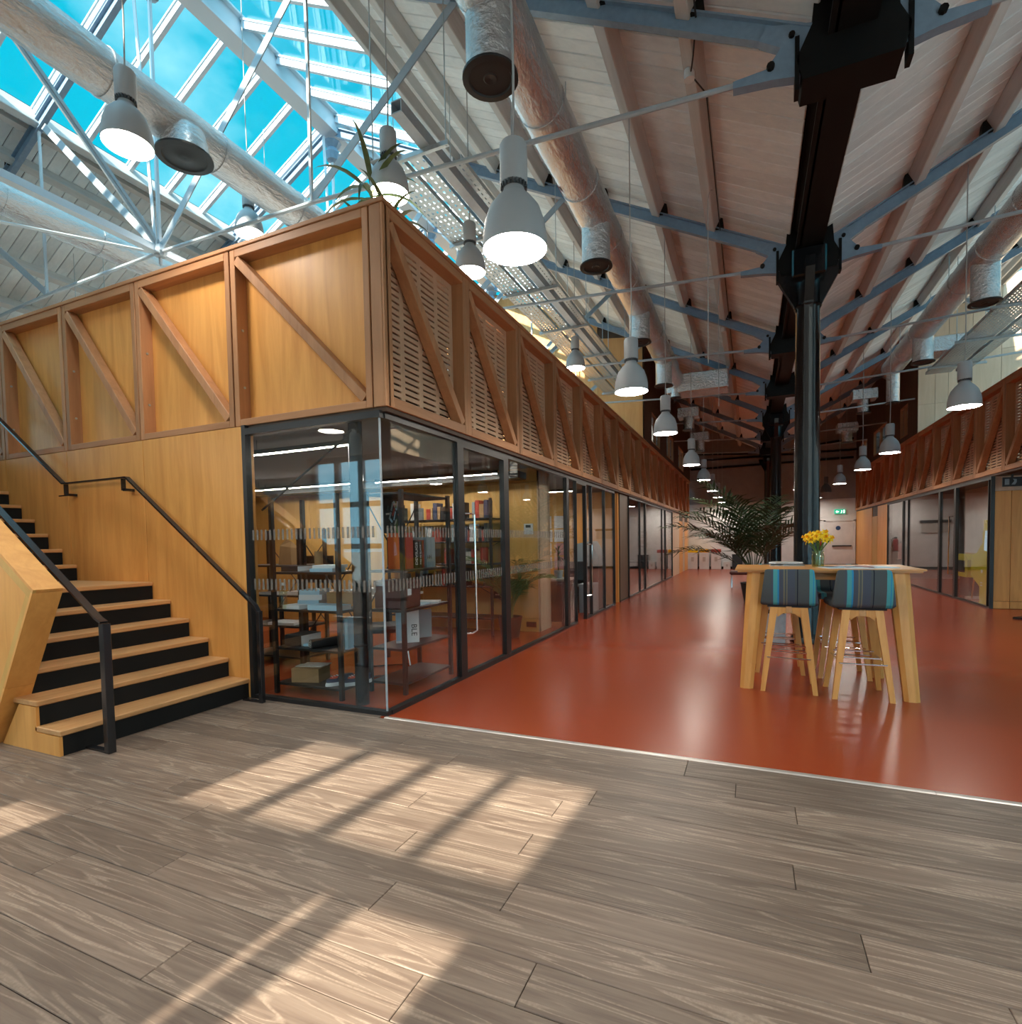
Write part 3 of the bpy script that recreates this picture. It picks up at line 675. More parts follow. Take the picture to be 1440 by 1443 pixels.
for a, b in zip(xs_[:-1], xs_[1:]):
    for z0, z1 in ((2.6, 4.72), (4.725, 5.9), (5.905, 9)):
        za, zb_ = min(z1, zr(a, 0.65) + 0.12), min(z1, zr(b, 0.65) + 0.12)
        if za > z0: MB().prism([(a + 0.004, z0), (b - 0.004, z0), (b - 0.004, zb_), (a + 0.004, za)], 17.32, 17.34).build('panel', 'ply_pale', ur)
def upper_side(nm, x0, x1, y0, lab, wy, i0):
    q = MB(); zc = zr((x0 + x1) / 2, 0.65) + 0.15
    y = y0
    for (a, b) in wy:
        q.box(x0, x1, y, a, 3.99, zc); q.box(x0, x1, a, b, 3.99, 4.15); q.box(x0, x1, a, b, 5.02, zc); y = b
    q.box(x0, x1, y, 26.5, 3.99, zc)
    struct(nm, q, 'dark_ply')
    xm = (x0 + x1) / 2
    for n, (a, b) in enumerate(wy):
        f = MB()
        for p in (a, (a + b) / 2, b): f.box(xm - 0.04, xm + 0.04, p - 0.03, p + 0.03, 4.15, 5.02)
        f.box(xm - 0.04, xm + 0.04, a, b, 4.15, 4.2); f.box(xm - 0.04, xm + 0.04, a, b, 4.97, 5.02)
        wv = struct('window_%d' % (i0 + n), f, 'larch')
        MB().box(xm - 0.005, xm + 0.005, a, b, 4.17, 5.0).build('pane', 'glass', wv)
upper_side('wall_upper_left_side', -2.70, -2.60, 14.85, '', ((16.0, 17.6), (19.0, 20.8), (22.2, 24.0)), 3)
upper_side('wall_upper_right_side', 3.96, 4.06, 17.45, '', ((18.4, 19.3), (21.0, 23.1), (24.2, 25.5)), 6)
struct('wall_upper_room_left', MB().box(-5.4, -5.3, 14.85, 26.5, 2.6, 7.4), 'ply_pale')
struct('wall_upper_room_right', MB().box(6.6, 6.7, 17.45, 26.5, 2.6, 7.4), 'ply_pale')

# ================================================================== glazed screens, left pod
def screen(name, label, loc, group=None): return thing(name, label, 'glass screen', loc, group)
BL = 'black'
s = screen('glass_screen', 'frameless glass corner of the left pod with black head and sill rails', (-4.08, GY, 0))
MB().box(-4.105, -4.06, GY - 0.03, GY + 0.03, 0, 2.42).build('jamb', BL, s)
MB().box(-4.06, GX + 0.02, GY - 0.03, GY + 0.03, 2.335, 2.39).box(GX - 0.03, GX + 0.03, GY + 0.03, 4.68, 2.335, 2.39).build('head_rail', BL, s)
MB().box(-4.06, GX + 0.02, GY - 0.03, GY + 0.03, 0, 0.035).box(GX - 0.03, GX + 0.03, GY + 0.03, 4.68, 0, 0.035).build('sill_rail', BL, s)
MB().box(-4.06, GX - 0.006, GY - 0.006, GY + 0.006, 0.03, 2.34).build('pane', 'glass', s)
MB().box(GX - 0.006, GX + 0.006, GY - 0.006, 4.68, 0.03, 2.34).build('pane', 'glass', s)
MB().box(GX - 0.007, GX + 0.007, GY - 0.008, GY + 0.002, 0.03, 2.34).build('glass_edge', 'pale_steel', s)
def dashes(a, b, along, parent, plane):
    q = MB(); n = int((b - a) / 0.05)
    for i in range(n):
        t = a + 0.05 * (i + 0.25)
        for z0, z1 in ((1.41, 1.50), (0.975, 1.07)):
            if along == 'x': q.box(t, t + 0.022, plane - 0.0085, plane - 0.0065, z0, z1)
            else: q.box(plane + 0.0065, plane + 0.0085, t, t + 0.022, z0, z1)
    stuff(q.build('film_dashes', 'film', parent))
dashes(-4.05, GX - 0.03, 'x', s, GY); dashes(GY + 0.03, 4.66, 'y', s, GX)
s = thing('door_1', 'closed glass door with thick black stiles and long chrome pull in the left pod', 'door', (GX, 4.72, 0)); s['kind'] = 'structure'; del s['category']
MB().box(GX - 0.03, GX + 0.03, 4.68, 4.80, 0, 2.39).build('stile', BL, s)
MB().box(GX - 0.03, GX + 0.03, 5.76, 5.88, 0, 2.39).build('stile', BL, s)
MB().box(GX - 0.03, GX + 0.03, 4.80, 5.76, 2.30, 2.39).build('top_rail', BL, s)
MB().box(GX - 0.03, GX + 0.03, 4.80, 5.76, 0, 0.05).build('bottom_rail', BL, s)
MB().box(GX - 0.006, GX + 0.006, 4.78, 5.78, 0.04, 2.32).build('pane', 'glass', s)
MB().tube([(GX, 4.82, 1.65), (GX + 0.06, 4.84, 1.65), (GX + 0.07, 4.93, 1.64), (GX + 0.07, 4.94, 0.46), (GX + 0.06, 4.86, 0.44), (GX, 4.82, 0.44)], 0.011, 8).build('pull_handle', 'chrome', s, True)
dashes(4.82, 5.74, 'y', s, GX)
def bay_screen(label, ys, heavy=(), name='glass_screen', x=GX, sill=0.035):
    s = screen(name, label, (x, ys[0], 0))
    a, b = ys[0], ys[-1]
    MB().box(x - 0.03, x + 0.03, a, b, 2.335, 2.39).build('head_rail', BL, s)
    MB().box(x - 0.03, x + 0.03, a, b, 0, sill).build('sill_rail', BL, s)
    for i, y in enumerate(ys):
        w = 0.055 if y in heavy else 0.012
        MB().box(x - 0.03, x + 0.03, max(a, y - w), min(b, y + w), sill, 2.335).build('mullion', BL, s)
    for p, q in zip(ys[:-1], ys[1:]): MB().box(x - 0.006, x + 0.006, p + 0.01, q - 0.01, 0.03, 2.34).build('pane', 'glass', s)
    return s
q = bay_screen('clear glass screen in front of the plywood partition, after the glass door', [5.88, 8.15, 8.62], (8.15,))
dashes(5.9, 8.1, 'y', q, GX)
q = bay_screen('second glass screen of the left pod with an open door and upright pull', [9.15, 9.55, 10.5, 11.35], (9.15,))
MB().tube([(GX, 9.3, 1.30), (GX + 0.06, 9.31, 1.30), (GX + 0.07, 9.38, 1.29), (GX + 0.07, 9.38, 0.42), (GX + 0.06, 9.32, 0.40), (GX, 9.3, 0.40)], 0.011, 8).build('pull_handle', 'chrome', q, True)
MB().box(GX - 0.03, GX + 0.03, 8.62, 9.15, 2.30, 2.39).build('door_head', BL, q)
q = thing('timber_reveal', 'bright plywood reveal between two glass screens of the left pod', 'wall panel', (GX, 11.4, 0))
MB().box(GX - 0.9, GX - 0.02, 11.40, 11.5, 0, 2.385).build('return_panel', 'ply', q); MB().box(GX - 0.95, GX - 0.03, 11.86, 11.95, 0, 2.385).build('return_panel', 'ply', q)
q = thing('brown_screen', 'dark brown full height panel after the bright reveal of the left pod', 'wall panel', (GX, 11.95, 0))
MB().box(GX - 0.05, GX, 11.95, 12.78, 0.03, 2.385, 0.004).build('panel', 'brown_panel', q); MB().box(GX - 0.05, GX + 0.01, 11.95, 12.78, 0, 0.03).build('plinth', BL, q)
bay_screen('far glass screen of the left pod with black mullions, near the white end wall', [12.8, 14.2, 15.0, 18.0, 18.75, 20.5], (15.0, 18.75))
lw = struct('wall_left_far', MB().box(GX - 0.12, GX - 0.02, 20.5, 26.5, 0, 2.385), 'dark_ply')
for a, b, d, mm in ((20.52, 22.7, 0.0, 'ply_pale'), (22.75, 23.9, 0.0, 'ply'), (23.9, 24.6, 0.0, 'ply_pale'), (24.65, 25.8, 0.0, 'ply'), (25.82, 26.48, 0.0, 'ply_pale')):
    MB().box(GX - 0.02, GX, a, b, 0.0, 2.38 if mm == 'ply_pale' else 2.1, 0.003).build('panel', mm, lw)

# right pod screens
q = bay_screen('tall glass screen of the right pod in front of the yellow game machine', [12.5, 12.62, 14.4, 15.45, 18.2, 18.75, 20.7], (14.4, 15.45, 18.75), 'glass_screen', RX)
MB().tube([(RX, 14.62, 1.75), (RX - 0.06, 14.63, 1.75), (RX - 0.06, 14.66, 0.5), (RX, 14.63, 0.5)], 0.012, 8).build('pull_handle', 'chrome', q, True)
rw = struct('wall_right_far', MB().box(RX + 0.02, RX + 0.12, 20.72, 26.5, 0, 2.385), 'dark_ply')
for a, b, mm, h in ((20.74, 22.3, 'ply', 2.38), (22.34, 23.2, 'ply_x', 2.05), (23.24, 26.48, 'ply', 2.38)):
    MB().box(RX, RX + 0.02, a, b, 0.0, h, 0.003).build('panel', mm, rw)
rf = struct('wall_right_front', MB().box(RX, 9.0, 12.56, 12.66, 0, 2.40), 'dark_ply')
for a, b in ((3.975, 4.005), (4.01, 4.24), (4.245, 5.2), (5.21, 6.2)):
    MB().box(a, b, 12.53, 12.56, 0.14 if b - a > 0.1 else 0.0, 2.12 if b - a > 0.1 else 2.385, 0.003).build('panel', 'ply_pale' if b - a < 0.1 else 'ply', rf)
    if b - a > 0.1: MB().box(a, b, 12.53, 12.56, 0.005, 0.135, 0.003).build('kick_panel', 'ply', rf)
MB().box(3.975, 6.2, 12.535, 12.56, 2.125, 2.385).build('head_panel', 'ply_pale', rf)

# inner partitions of the left pod
pp = struct('wall_partition', MB().box(-9.1, -2.92, 7.66, 8.12, 0, 2.46), 'dark_ply')
for a, b in ((-2.9, -3.75), (-3.755, -4.95), (-4.955, -6.15), (-6.155, -7.35), (-7.355, -9.1)):
    MB().box(b, a, 7.63, 7.66, 0.2, 2.25, 0.002).build('panel', 'ply_x', pp)
MB().box(-9.1, -2.9, 7.62, 7.66, 2.255, 2.46).build('head_panel', 'ply_x', pp)
MB().box(-9.1, -2.9, 7.625, 7.66, 0, 0.195).build('kick_panel', 'ply_x', pp)
MB().box(-2.92, -2.90, 7.62, 8.12, 0, 2.46).build('end_panel', 'ply_pale', pp)
struct('wall_partition_far', MB().box(-9.1, -3.6, 11.5, 11.86, 0, 2.46), 'ply_x')
struct('wall_office_back', MB().box(-5.6, -5.5, 8.12, 11.5, 0, 2.46), 'ply_x')
struct('wall_far_office', MB().box(-6.0, -5.9, 11.86, 26.4, 0, 2.46), 'white')
struct('wall_right_room', MB().box(7.4, 7.5, 12.66, 26.4, 0, 2.46), 'white2')
struct('wall_right_room_far', MB().box(4.1, 7.4, 20.74, 20.84, 0, 2.46), 'white2')

# ================================================================== stair
SX, RZ, GO = -4.139, 0.1708, 0.2575
st = thing('staircase', 'oak stair with black risers climbing along the plywood pod wall', 'staircase', (SX, 2.1, 0))
def riser_x(k): return SX - GO * (k - 1) if k <= 6 else -6.67 - 0.253 * (k - 7)
NS = 15
for k in range(1, NS + 1):
    x = riser_x(k); xn = riser_x(k + 1) if k < NS else x - 0.9
    y0 = 2.02 if k <= 2 else 2.125
    z = RZ * k
    MB().box(x - 0.02, x, y0 + (0.02 if k <= 2 else 0), TY - 0.002, z - RZ, z - 0.038).build('riser', 'carpet', st)
    MB().box(xn - 0.02, x + 0.012, y0, TY - 0.002, z - 0.038, z, 0.006).build('tread', 'tread', st)
ck = [(SX, 0), (SX, RZ - 0.04), (SX - GO, RZ - 0.04), (SX - GO, 2 * RZ - 0.04), (-4.60, 2 * RZ - 0.04), (-4.83, 0)]
MB().prism(ck, 2.02, 2.04).build('cheek_panel', 'ply', st)
MB().prism([(SX - 0.30, 0), (-5.4, 4.9 * RZ - 0.08), (-6.70, 4.9 * RZ - 0.08), (-9.0, 2.2), (-9.0, 0)], 2.13, 3.48).build('carriage', 'carpet', st)
ba = thing('stair_balustrade', 'solid leaning plywood balustrade on the near side of the stair', 'balustrade', (-4.2, 1.95, 0))
sl = 0.655
top = lambda x: 1.10 + sl * (-4.20 - x)
bot = lambda z: -4.20 - 0.60 * (1.10 - z)
out = [(-4.20, 1.10), (bot(0), 0), (-9.0, 0), (-9.0, top(-9.0))]
MB().prism([(-4.235, 1.07), (bot(0) - 0.03, 0), (-9.0, 0), (-9.0, top(-9) - 0.045)], 1.968, 2.115).build('core', 'ply', ba)
def slab(p0, p1, y0, y1, th, inward):
    d = Vector((p1[0] - p0[0], 0, p1[1] - p0[1])); L = d.length; d.normalize(); nn = Vector((-d.z, 0, d.x)) * inward
    a = Vector((p0[0], 0, p0[1])); b = Vector((p1[0], 0, p1[1]))
    return MB().prism([(a.x, a.z), (b.x, b.z), (b.x + nn.x * th, b.z + nn.z * th), (a.x + nn.x * th, a.z + nn.z * th)], y0, y1)
slab((-4.20, 1.10), (-9.0, top(-9.0)), 1.95, 2.12, 0.02, 1).build('cap_board', 'ply', ba)
zz = 0.42
slab((bot(1.078), 1.078), (bot(zz + 0.003), zz + 0.003), 1.9504, 2.1196, 0.02, -1).build('end_board', 'ply', ba)
slab((bot(zz), zz), (bot(0), 0), 1.95, 2.12, 0.02, -1).build('end_board', 'ply', ba)
slab((-4.20, 1.099), (-9.0, top(-9.0) - 0.001), 1.951, 1.97, 0.075, 1).build('edge_trim', 'ply_x', ba)
slab((bot(1.07), 1.07), (bot(0) - 0.001, 0.0), 1.952, 1.97, 0.065, -1).build('edge_trim', 'ply_x', ba)

hr = thing('handrail', 'black flat steel handrail with floor post on the near side of the stair', 'handrail', (-3.9, 2.19, 0))
MB().box(-3.925, -3.875, 2.165, 2.215, 0, 0.865, 0.003).build('post', 'rail', hr)
MB().box(-4.15, -3.925, 2.17, 2.21, 0.002, 0.018).build('foot_bar', 'rail', hr)
hp = [(-3.905, 2.19, 0.872), (-3.96, 2.19, 0.895), (-5.30, 2.19, 1.785), (-5.5, 2.19, 1.90), (-6.5, 2.19, 1.92), (-8.6, 2.19, 3.35)]
q = MB()
for a, b in zip(hp[:-1], hp[1:]): q.bar(a, b, 0.05, 0.014, (0, 0, 1))
q.build('flat_rail', 'rail', hr)
for x, z in ((-4.75, 1.41), (-5.25, 1.74)):
    MB().box(x - 0.02, x + 0.02, 2.175, 2.205, z - 0.25, z).build('bracket', 'rail', hr)
hw = thing('handrail', 'black wall handrail on the plywood wall with post beside the glass corner', 'handrail', (-3.88, 3.41, 0))
MB().box(-3.90, -3.86, 3.385, 3.425, 0, 0.80, 0.003).build('post', 'rail', hw)
MB().box(-4.10, -3.90, 3.39, 3.42, 0.002, 0.02).build('foot_bar', 'rail', hw)
hp = [(-3.885, 3.41, 0.78), (-3.93, 3.41, 0.845), (-5.60, 3.41, 2.055), (-6.66, 3.41, 2.055), (-8.6, 3.41, 3.37)]
q = MB()
for a, b in zip(hp[:-1], hp[1:]): q.bar(a, b, 0.045, 0.016, (0, 0, 1))
q.build('flat_rail', 'rail', hw)
for x, z in ((-5.66, 2.05), (-6.62, 2.05)):
    q = MB().bar((x, 3.41, z - 0.005), (x - 0.0, 3.41, z - 0.12), 0.012, 0.04, (0, 1, 0)).bar((x - 0.005, 3.41, z - 0.12), (x + 0.13 * (1 if x > -6 else -1), 3.41, z - 0.12), 0.012, 0.012).box(x - 0.01, x + 0.03, 3.41, 3.497, z - 0.125, z - 0.10)
    q.build('bracket', 'rail', hw)

# ================================================================== oak bar table, stools, things on it
TZ = 1.075
tb = thing('bar_table', 'tall oak bar table with broad splayed legs on the red floor', 'table', (0.58, 5.8, 0))
tx0, tx1, ty0, ty1 = -0.135, 1.295, 5.36, 6.26
MB().prism([(tx0, ty0), (tx1, ty0), (tx1, ty1), (tx0, ty1)], TZ - 0.014, TZ, 'xy').prism([(tx0 + 0.02, ty0 + 0.02), (tx1 - 0.02, ty0 + 0.02), (tx1 - 0.02, ty1 - 0.02), (tx0 + 0.02, ty1 - 0.02)], TZ - 0.03, TZ - 0.014, 'xy').build('tabletop', 'oak_x', tb)
q = MB().box(0.12, 1.04, 5.50, 5.525, TZ - 0.10, TZ - 0.03).box(0.12, 1.04, 6.09, 6.115, TZ - 0.10, TZ - 0.03)
q.build('apron', 'oak_x', tb)
def leg_slab(x_t, x_b, y_t, y_b, sgx, sgy):
    """broad leg: section tapers, splays outward in x and y"""
    v = []
    for (xc, yc, z, wx, wy) in ((x_b, y_b, 0.0, 0.055, 0.028), (x_t, y_t, TZ - 0.03, 0.075, 0.040)):
        for dx, dy in ((-1, -0.55), (-0.45, -1), (0.45, -1), (1, -0.55), (1, 0.55), (0.45, 1), (-0.45, 1), (-1, 0.55)):
            v.append((xc + dx * wx, yc + dy * wy * 1.6, z))
    f = [tuple(range(7, -1, -1)), tuple(range(8, 16))] + [(i, (i + 1) % 8, (i + 1) % 8 + 8, i + 8) for i in range(8)]
    return MB().add(v, f)
leg_slab(0.04, -0.04, 5.47, 5.345, -1, -1).build('leg', 'oak', tb)
leg_slab(1.12, 1.195, 5.47, 5.335, 1, -1).build('leg', 'oak', tb)
leg_slab(0.04, -0.035, 6.13, 6.14, -1, 1).build('leg', 'oak', tb)
leg_slab(1.05, 1.10, 6.10, 6.14, 1, 1).build('leg', 'oak', tb)

def make_stool():
    """origin on the floor under the seat; backrest at -y"""
    t = thing('bar_stool', 'x', 'bar stool', (0, 0, 0))
    SHZ = 0.755
    for sy in (-1, 1):
        for sx in (-1, 1):
            a = Vector((sx * 0.205, sy * 0.205, 0)); b = Vector((sx * 0.115, sy * 0.15, SHZ))
            v = []
            for p, w in ((a, 0.019), (b, 0.030)):
                for dx, dy in ((-1, -1), (1, -1), (1, 1), (-1, 1)): v.append((p.x + dx * w, p.y + dy * 0.016, p.z))
            MB().add(v, [(3, 2, 1, 0), (4, 5, 6, 7)] + [(i, (i + 1) % 4, (i + 1) % 4 + 4, i + 4) for i in range(4)]).build('leg', 'oak', t)
        y = sy * 0.15
        MB().prism([(-0.10, SHZ), (-0.09, SHZ - 0.10), (-0.045, SHZ - 0.065), (0.045, SHZ - 0.065), (0.09, SHZ - 0.10), (0.10, SHZ)], y - 0.014, y + 0.014).build('seat_rail', 'oak', t)
        MB().box(-0.026, 0.026, y - 0.02 * (1 if sy > 0 else 1), y + 0.02, SHZ - 0.062, SHZ + 0.0, 0.004).build('key_block', 'tread', t)
    q = MB()
    for sx in (-1, 1): q.box(sx * 0.10 - 0.012, sx * 0.10 + 0.012, -0.14, 0.14, SHZ - 0.05, SHZ)
    q.build('side_rail', 'oak', t)
    fr_ = []
    for z, w in ((0.30, 0.0), ):
        pts = [(-0.168, -0.20, z), (0.168, -0.20, z), (0.168, -0.185, z + 0.015), (0.168, 0.185, z + 0.015), (0.168, 0.20, z), (-0.168, 0.20, z), (-0.168, 0.185, z + 0.015), (-0.168, -0.185, z + 0.015), (-0.168, -0.20, z)]
        MB().tube(pts, 0.0075, 8).build('foot_ring', 'chrome', t, True)
    for sy in (-1, 1): MB().tube([(-0.155, sy * 0.16, 0.345), (0.155, sy * 0.16, 0.345)], 0.0065, 8).build('foot_bar', 'chrome', t, True)
    # upholstered shell: seat pad and curved back, profile in y-z swept over x with rounded ends
    prof = [(0.205, 0.762), (0.215, 0.785), (0.205, 0.815), (0.15, 0.818), (-0.08, 0.812), (-0.13, 0.825), (-0.165, 0.88), (-0.185, 1.06), (-0.197, 1.078), (-0.215, 1.075), (-0.225, 1.05), (-0.222, 0.90), (-0.205, 0.80), (-0.185, 0.768), (-0.15, 0.757), (0.18, 0.755)]
    xs = [-0.225, -0.219, -0.20, 0.20, 0.219, 0.225]
    cy, cz = -0.02, 0.80
    v = []; n = len(prof)
    for i, x in enumerate(xs):
        s_ = (0.0, 0.010, 0.016, 0.016, 0.010, 0.0)[i] - 0.016
        for (y, z) in prof:
            k = 1 - max(0, (z - 0.80)) * 0.55            # narrows toward the top
            yy = y + (-s_ if y < -0.15 else 0) * 0.4; zz = z + (s_ if z > 0.9 else (-s_ if z < 0.78 else s_))
            v.append((x * k, yy, zz))
    f = [tuple(range(n)), tuple(range(len(v) - 1, len(v) - n - 1, -1))]
    for i in range(len(xs) - 1):
        for j in range(n): f.append((i * n + j, i * n + (j + 1) % n, (i + 1) * n + (j + 1) % n, (i + 1) * n + j))
    MB().add(v, f).build('upholstered_shell', 'fabric', t, True)
    MB().box(-0.17, 0.17, -0.17, 0.17, 0.744, 0.762).build('seat_base', 'under', t)
    return t
stp = make_stool()
SG = 'striped bar stools at the oak table'
for i, (x, y, rz, lbl) in enumerate(((0.305, 5.475, math.radians(-2), 'striped grey and teal bar stool at the near side of the oak table, under the flower jar side left of centre'),
                                    (0.83, 5.42, math.radians(3), 'striped grey and teal bar stool at the near side of the table, in front of the magazines'),
                                    (0.26, 6.20, PI, 'striped bar stool at the far side of the table, behind the left near stool'),
                                    (0.80, 6.16, PI + 0.05, 'striped bar stool at the far side of the table, behind the right near stool'))):
    o = stp if i == 0 else dup(stp)
    o.location = (x, y, 0); o.rotation_euler = (0, 0, rz); o['group'] = SG
    o['label'] = ['striped bar stool on the near side of the oak table, the left one of two', 'striped bar stool on the near side of the oak table, in front of the magazines', 'striped bar stool on the far side of the table, nearest the grey bin', 'striped bar stool on the far side of the table, behind the magazines'][i]

vx, vy = 0.56, 5.72
jar = thing('flower_jar', 'ribbed glass jar with yellow tinted water on the oak table', 'jar', (vx, vy, TZ))
MB().lathe([(0.0, 0.002), (0.045, 0.002), (0.052, 0.012), (0.052, 0.105), (0.046, 0.12), (0.044, 0.13), (0.048, 0.135), (0.048, 0.15), (0.045, 0.15), (0.043, 0.13), (0.049, 0.105), (0.049, 0.014), (0.0, 0.008)], 20, (vx, vy, TZ)).build('glass_body', 'jar', jar, True)
MB().lathe([(0, 0.012), (0.046, 0.012), (0.046, 0.095), (0, 0.095)], 16, (vx, vy, TZ)).build('water', 'water', jar, True)
random.seed(21)
fi = 0
for ring, (n, r, h) in enumerate(((1, 0.0, 0.315), (6, 0.06, 0.305), (9, 0.105, 0.275), (5, 0.09, 0.245))):
    for i in range(n):
        a = 2 * PI * i / n + ring * 0.5
        hx, hy, hz = vx + r * math.cos(a), vy + r * math.sin(a), TZ + h + random.uniform(-0.012, 0.012)
        fl_ = thing('daffodil', 'topmost yellow daffodil in the middle of the bunch' if ring == 0 else 'yellow daffodil in the %s of the bunch, %s round from the magazine side' % (('', 'upper ring', 'widest ring', 'low drooping ring')[ring], ORD[i]), 'flower', (vx, vy, TZ + 0.02), 'daffodils in the glass jar')
        MB().tube([(vx + 0.02 * math.cos(a + 2), vy + 0.02 * math.sin(a + 2), TZ + 0.02), (vx + 0.025 * math.cos(a), vy + 0.025 * math.sin(a), TZ + 0.15), (hx - 0.005 * math.cos(a), hy - 0.005 * math.sin(a), hz - 0.015), (hx, hy, hz)], 0.0032, 6).build('stem', 'green', fl_)
        d = Vector((math.cos(a) * (0.9 if r else 0.1), math.sin(a) * (0.9 if r else 0.1) - 0.25, 0.75 if ring < 2 else 0.35)).normalized()
        xx = d.cross(Vector((0.2, 0.1, 1))).normalized(); yy = d.cross(xx)
        pe = MB()
        for k in range(6):
            t = 2 * PI * k / 6 + random.uniform(-0.1, 0.1); u = xx * math.cos(t) + yy * math.sin(t); w = d.cross(u); c = Vector((hx, hy, hz))
            pe.add([c + u * 0.004, c + u * 0.022 + w * 0.014 + d * 0.004, c + u * 0.044 + d * -0.002, c + u * 0.022 - w * 0.014 + d * 0.004, c + u * 0.022 + d * 0.009], [(0, 1, 4), (1, 2, 4), (2, 3, 4), (3, 0, 4)])
        pe.build('petals', 'yellow', fl_)
        c = Vector((hx, hy, hz))
        tr = MB(); n8 = 8
        tr.add([c + (xx * math.cos(2 * PI * k / n8) + yy * math.sin(2 * PI * k / n8)) * rr + d * hh for rr, hh in ((0.007, 0.002), (0.010, 0.018), (0.016, 0.026)) for k in range(n8)], [(j * n8 + k, j * n8 + (k + 1) % n8, (j + 1) * n8 + (k + 1) % n8, (j + 1) * n8 + k) for j in range(2) for k in range(n8)])
        tr.build('trumpet', 'orange', fl_)
def magazine(x, y, rz, m1, m2, label, w=0.21, h=0.28, z=TZ, t=0.006):
    o = thing('magazine', label, 'magazine', (x, y, z), 'magazines on the oak table'); o.rotation_euler = (0, 0, rz)
    ROOTLOC[o.name] = (0, 0, 0)
    MB().box(-w / 2, w / 2, -h / 2, h / 2, 0.0005, t).build('pages', 'paper', o)
    MB().box(-w / 2 - 0.001, w / 2, -h / 2 - 0.001, h / 2 + 0.001, t, t + 0.0012).build('cover', m1, o)
    MB().box(-w * 0.35, w * 0.1, -h * 0.1, h * 0.35, t + 0.0012, t + 0.0016).build('cover_picture', m2, o)
magazine(0.68, 5.62, 0.3, 'paleblue', 'navy', 'pale blue magazine on the table just right of the flower jar')
magazine(0.86, 5.55, -0.2, 'paper', 'paleblue', 'white magazine on the table behind the right near stool')
magazine(0.98, 5.66, 0.5, 'paleblue', 'paperpink', 'pale blue magazine with pink picture on the table, farthest from the flower jar', 0.25, 0.30)
magazine(0.84, 5.80, 1.2, 'paperpink', 'paper', 'pink covered magazine lying behind the other magazines on the table')
q = thing('paper_stack', 'untidy stack of grey papers at the back of the oak table', 'papers', (0.30, 6.0, TZ))
for i in range(5): MB().obox((0.32 + random.uniform(-.03, .03), 6.02 + random.uniform(-.03, .03), TZ + 0.005 + 0.008 * i), (math.cos(i), math.sin(i) * 0.3, 0), (-math.sin(i) * 0.3, math.cos(i), 0), (0, 0, 1), 0.15, 0.11, 0.004).build('sheet', 'paper' if i % 2 else 'taupe', q)
# bin and planter beside the column
q = thing('litter_bin', 'taupe litter bin with a black handle on a grey metal pedestal beside the column', 'bin', (0.25, 7.72, 0))
MB().cyl((0.25, 7.70, 0), (0.25, 7.70, 0.40), 0.145, 0.155, 16).build('pedestal', 'potgrey', q, True)
MB().box(0.12, 0.38, 7.57, 7.83, 0.40, 0.455).build('gap_collar', 'black', q)
MB().prism([(0.09, 0.455), (0.12, 0.86), (0.16, 0.90), (0.38, 0.90), (0.41, 0.455)], 7.54, 7.86).build('hood', 'taupe', q)
MB().box(0.14, 0.24, 7.525, 7.54, 0.72, 0.80).build('handle_recess', 'black', q)
q = thing('bench', 'low bench with a dark red pad and chrome frame far down the hall', 'bench', (-0.1, 16.4, 0))
MB().box(-0.55, 0.35, 16.1, 16.7, 0.36, 0.46, 0.03).build('pad', 'darkred', q)
for x in (-0.5, -0.1, 0.28):
    MB().tube([(x, 16.15, 0.36), (x, 16.12, 0.02), (x, 16.65, 0.02), (x, 16.62, 0.36)], 0.015, 6).build('leg_frame', 'chrome', q)

# ================================================================== pendant lamps
def make_pendant(glow=True, cord_len=2.6):
    """origin at the rim centre, hangs from z = cord_len"""
    t = thing('pendant_lamp', 'x', 'pendant lamp', (0, 0, 0))
    lm = 'lamp' if glow else 'lampdark'
    R = 0.175
    MB().lathe([(R, 0.0), (R, 0.012), (R * 0.985, 0.07), (R * 0.92, 0.14), (R * 0.78, 0.21), (R * 0.55, 0.262), (0.068, 0.288), (0.058, 0.30), (0.055, 0.325), (0.05, 0.32), (R * 0.52, 0.255), (R * 0.75, 0.203), (R * 0.90, 0.135), (R * 0.965, 0.065), (R * 0.98, 0.0), (R, 0.0)], 36).build('shade', lm, t, True)
    q = MB()
    for i in range(20):
        a = 2 * PI * i / 20; q.obox((0.066 * math.cos(a), 0.066 * math.sin(a), 0.33), (math.cos(a), math.sin(a), 0), (-math.sin(a), math.cos(a), 0), (0, 0, 1), 0.006, 0.004, 0.012)
    q.lathe([(0.055, 0.318), (0.058, 0.318), (0.058, 0.345), (0.055, 0.345)], 20).build('collar', 'lampdark', t)
    MB().lathe([(0.0, 0.34), (0.072, 0.34), (0.074, 0.345), (0.074, 0.54), (0.066, 0.556), (0.02, 0.562), (0.0, 0.562)], 28).build('gear_housing', lm, t, True)
    MB().lathe([(0.0, 0.012), (R * 0.97, 0.012)], 32).build('diffuser', 'glow' if glow else 'off', t)
    MB().tube([(0, 0, 0.56), (0.006, 0.004, 0.9), (0, 0, 1.4), (0, 0, cord_len)], 0.0065, 6).build('cord', 'cord', t)
    return t
pl = make_pendant(True, 2.95); pd = make_pendant(False, 2.95)
used = set()
def pend(x, y, z, top, lbl, grp, glow=True):
    src = pl if glow else pd
    o = src if src.name not in used else dup(src)
    used.add(src.name)
    o.location = (x, y, z); o['label'] = lbl; o['group'] = grp
    for ch in o.children:
        if ch.name.startswith('cord'):
            s = (top - z - 0.56) / (2.95 - 0.56); ch.scale = (1, 1, s); ch.location = (0, 0, 0.56 - 0.56 * s)
    return o
LY = [2.78, 5.91, 8.44, 12.26, 15.57, 19.2, 22.3, 25.6]
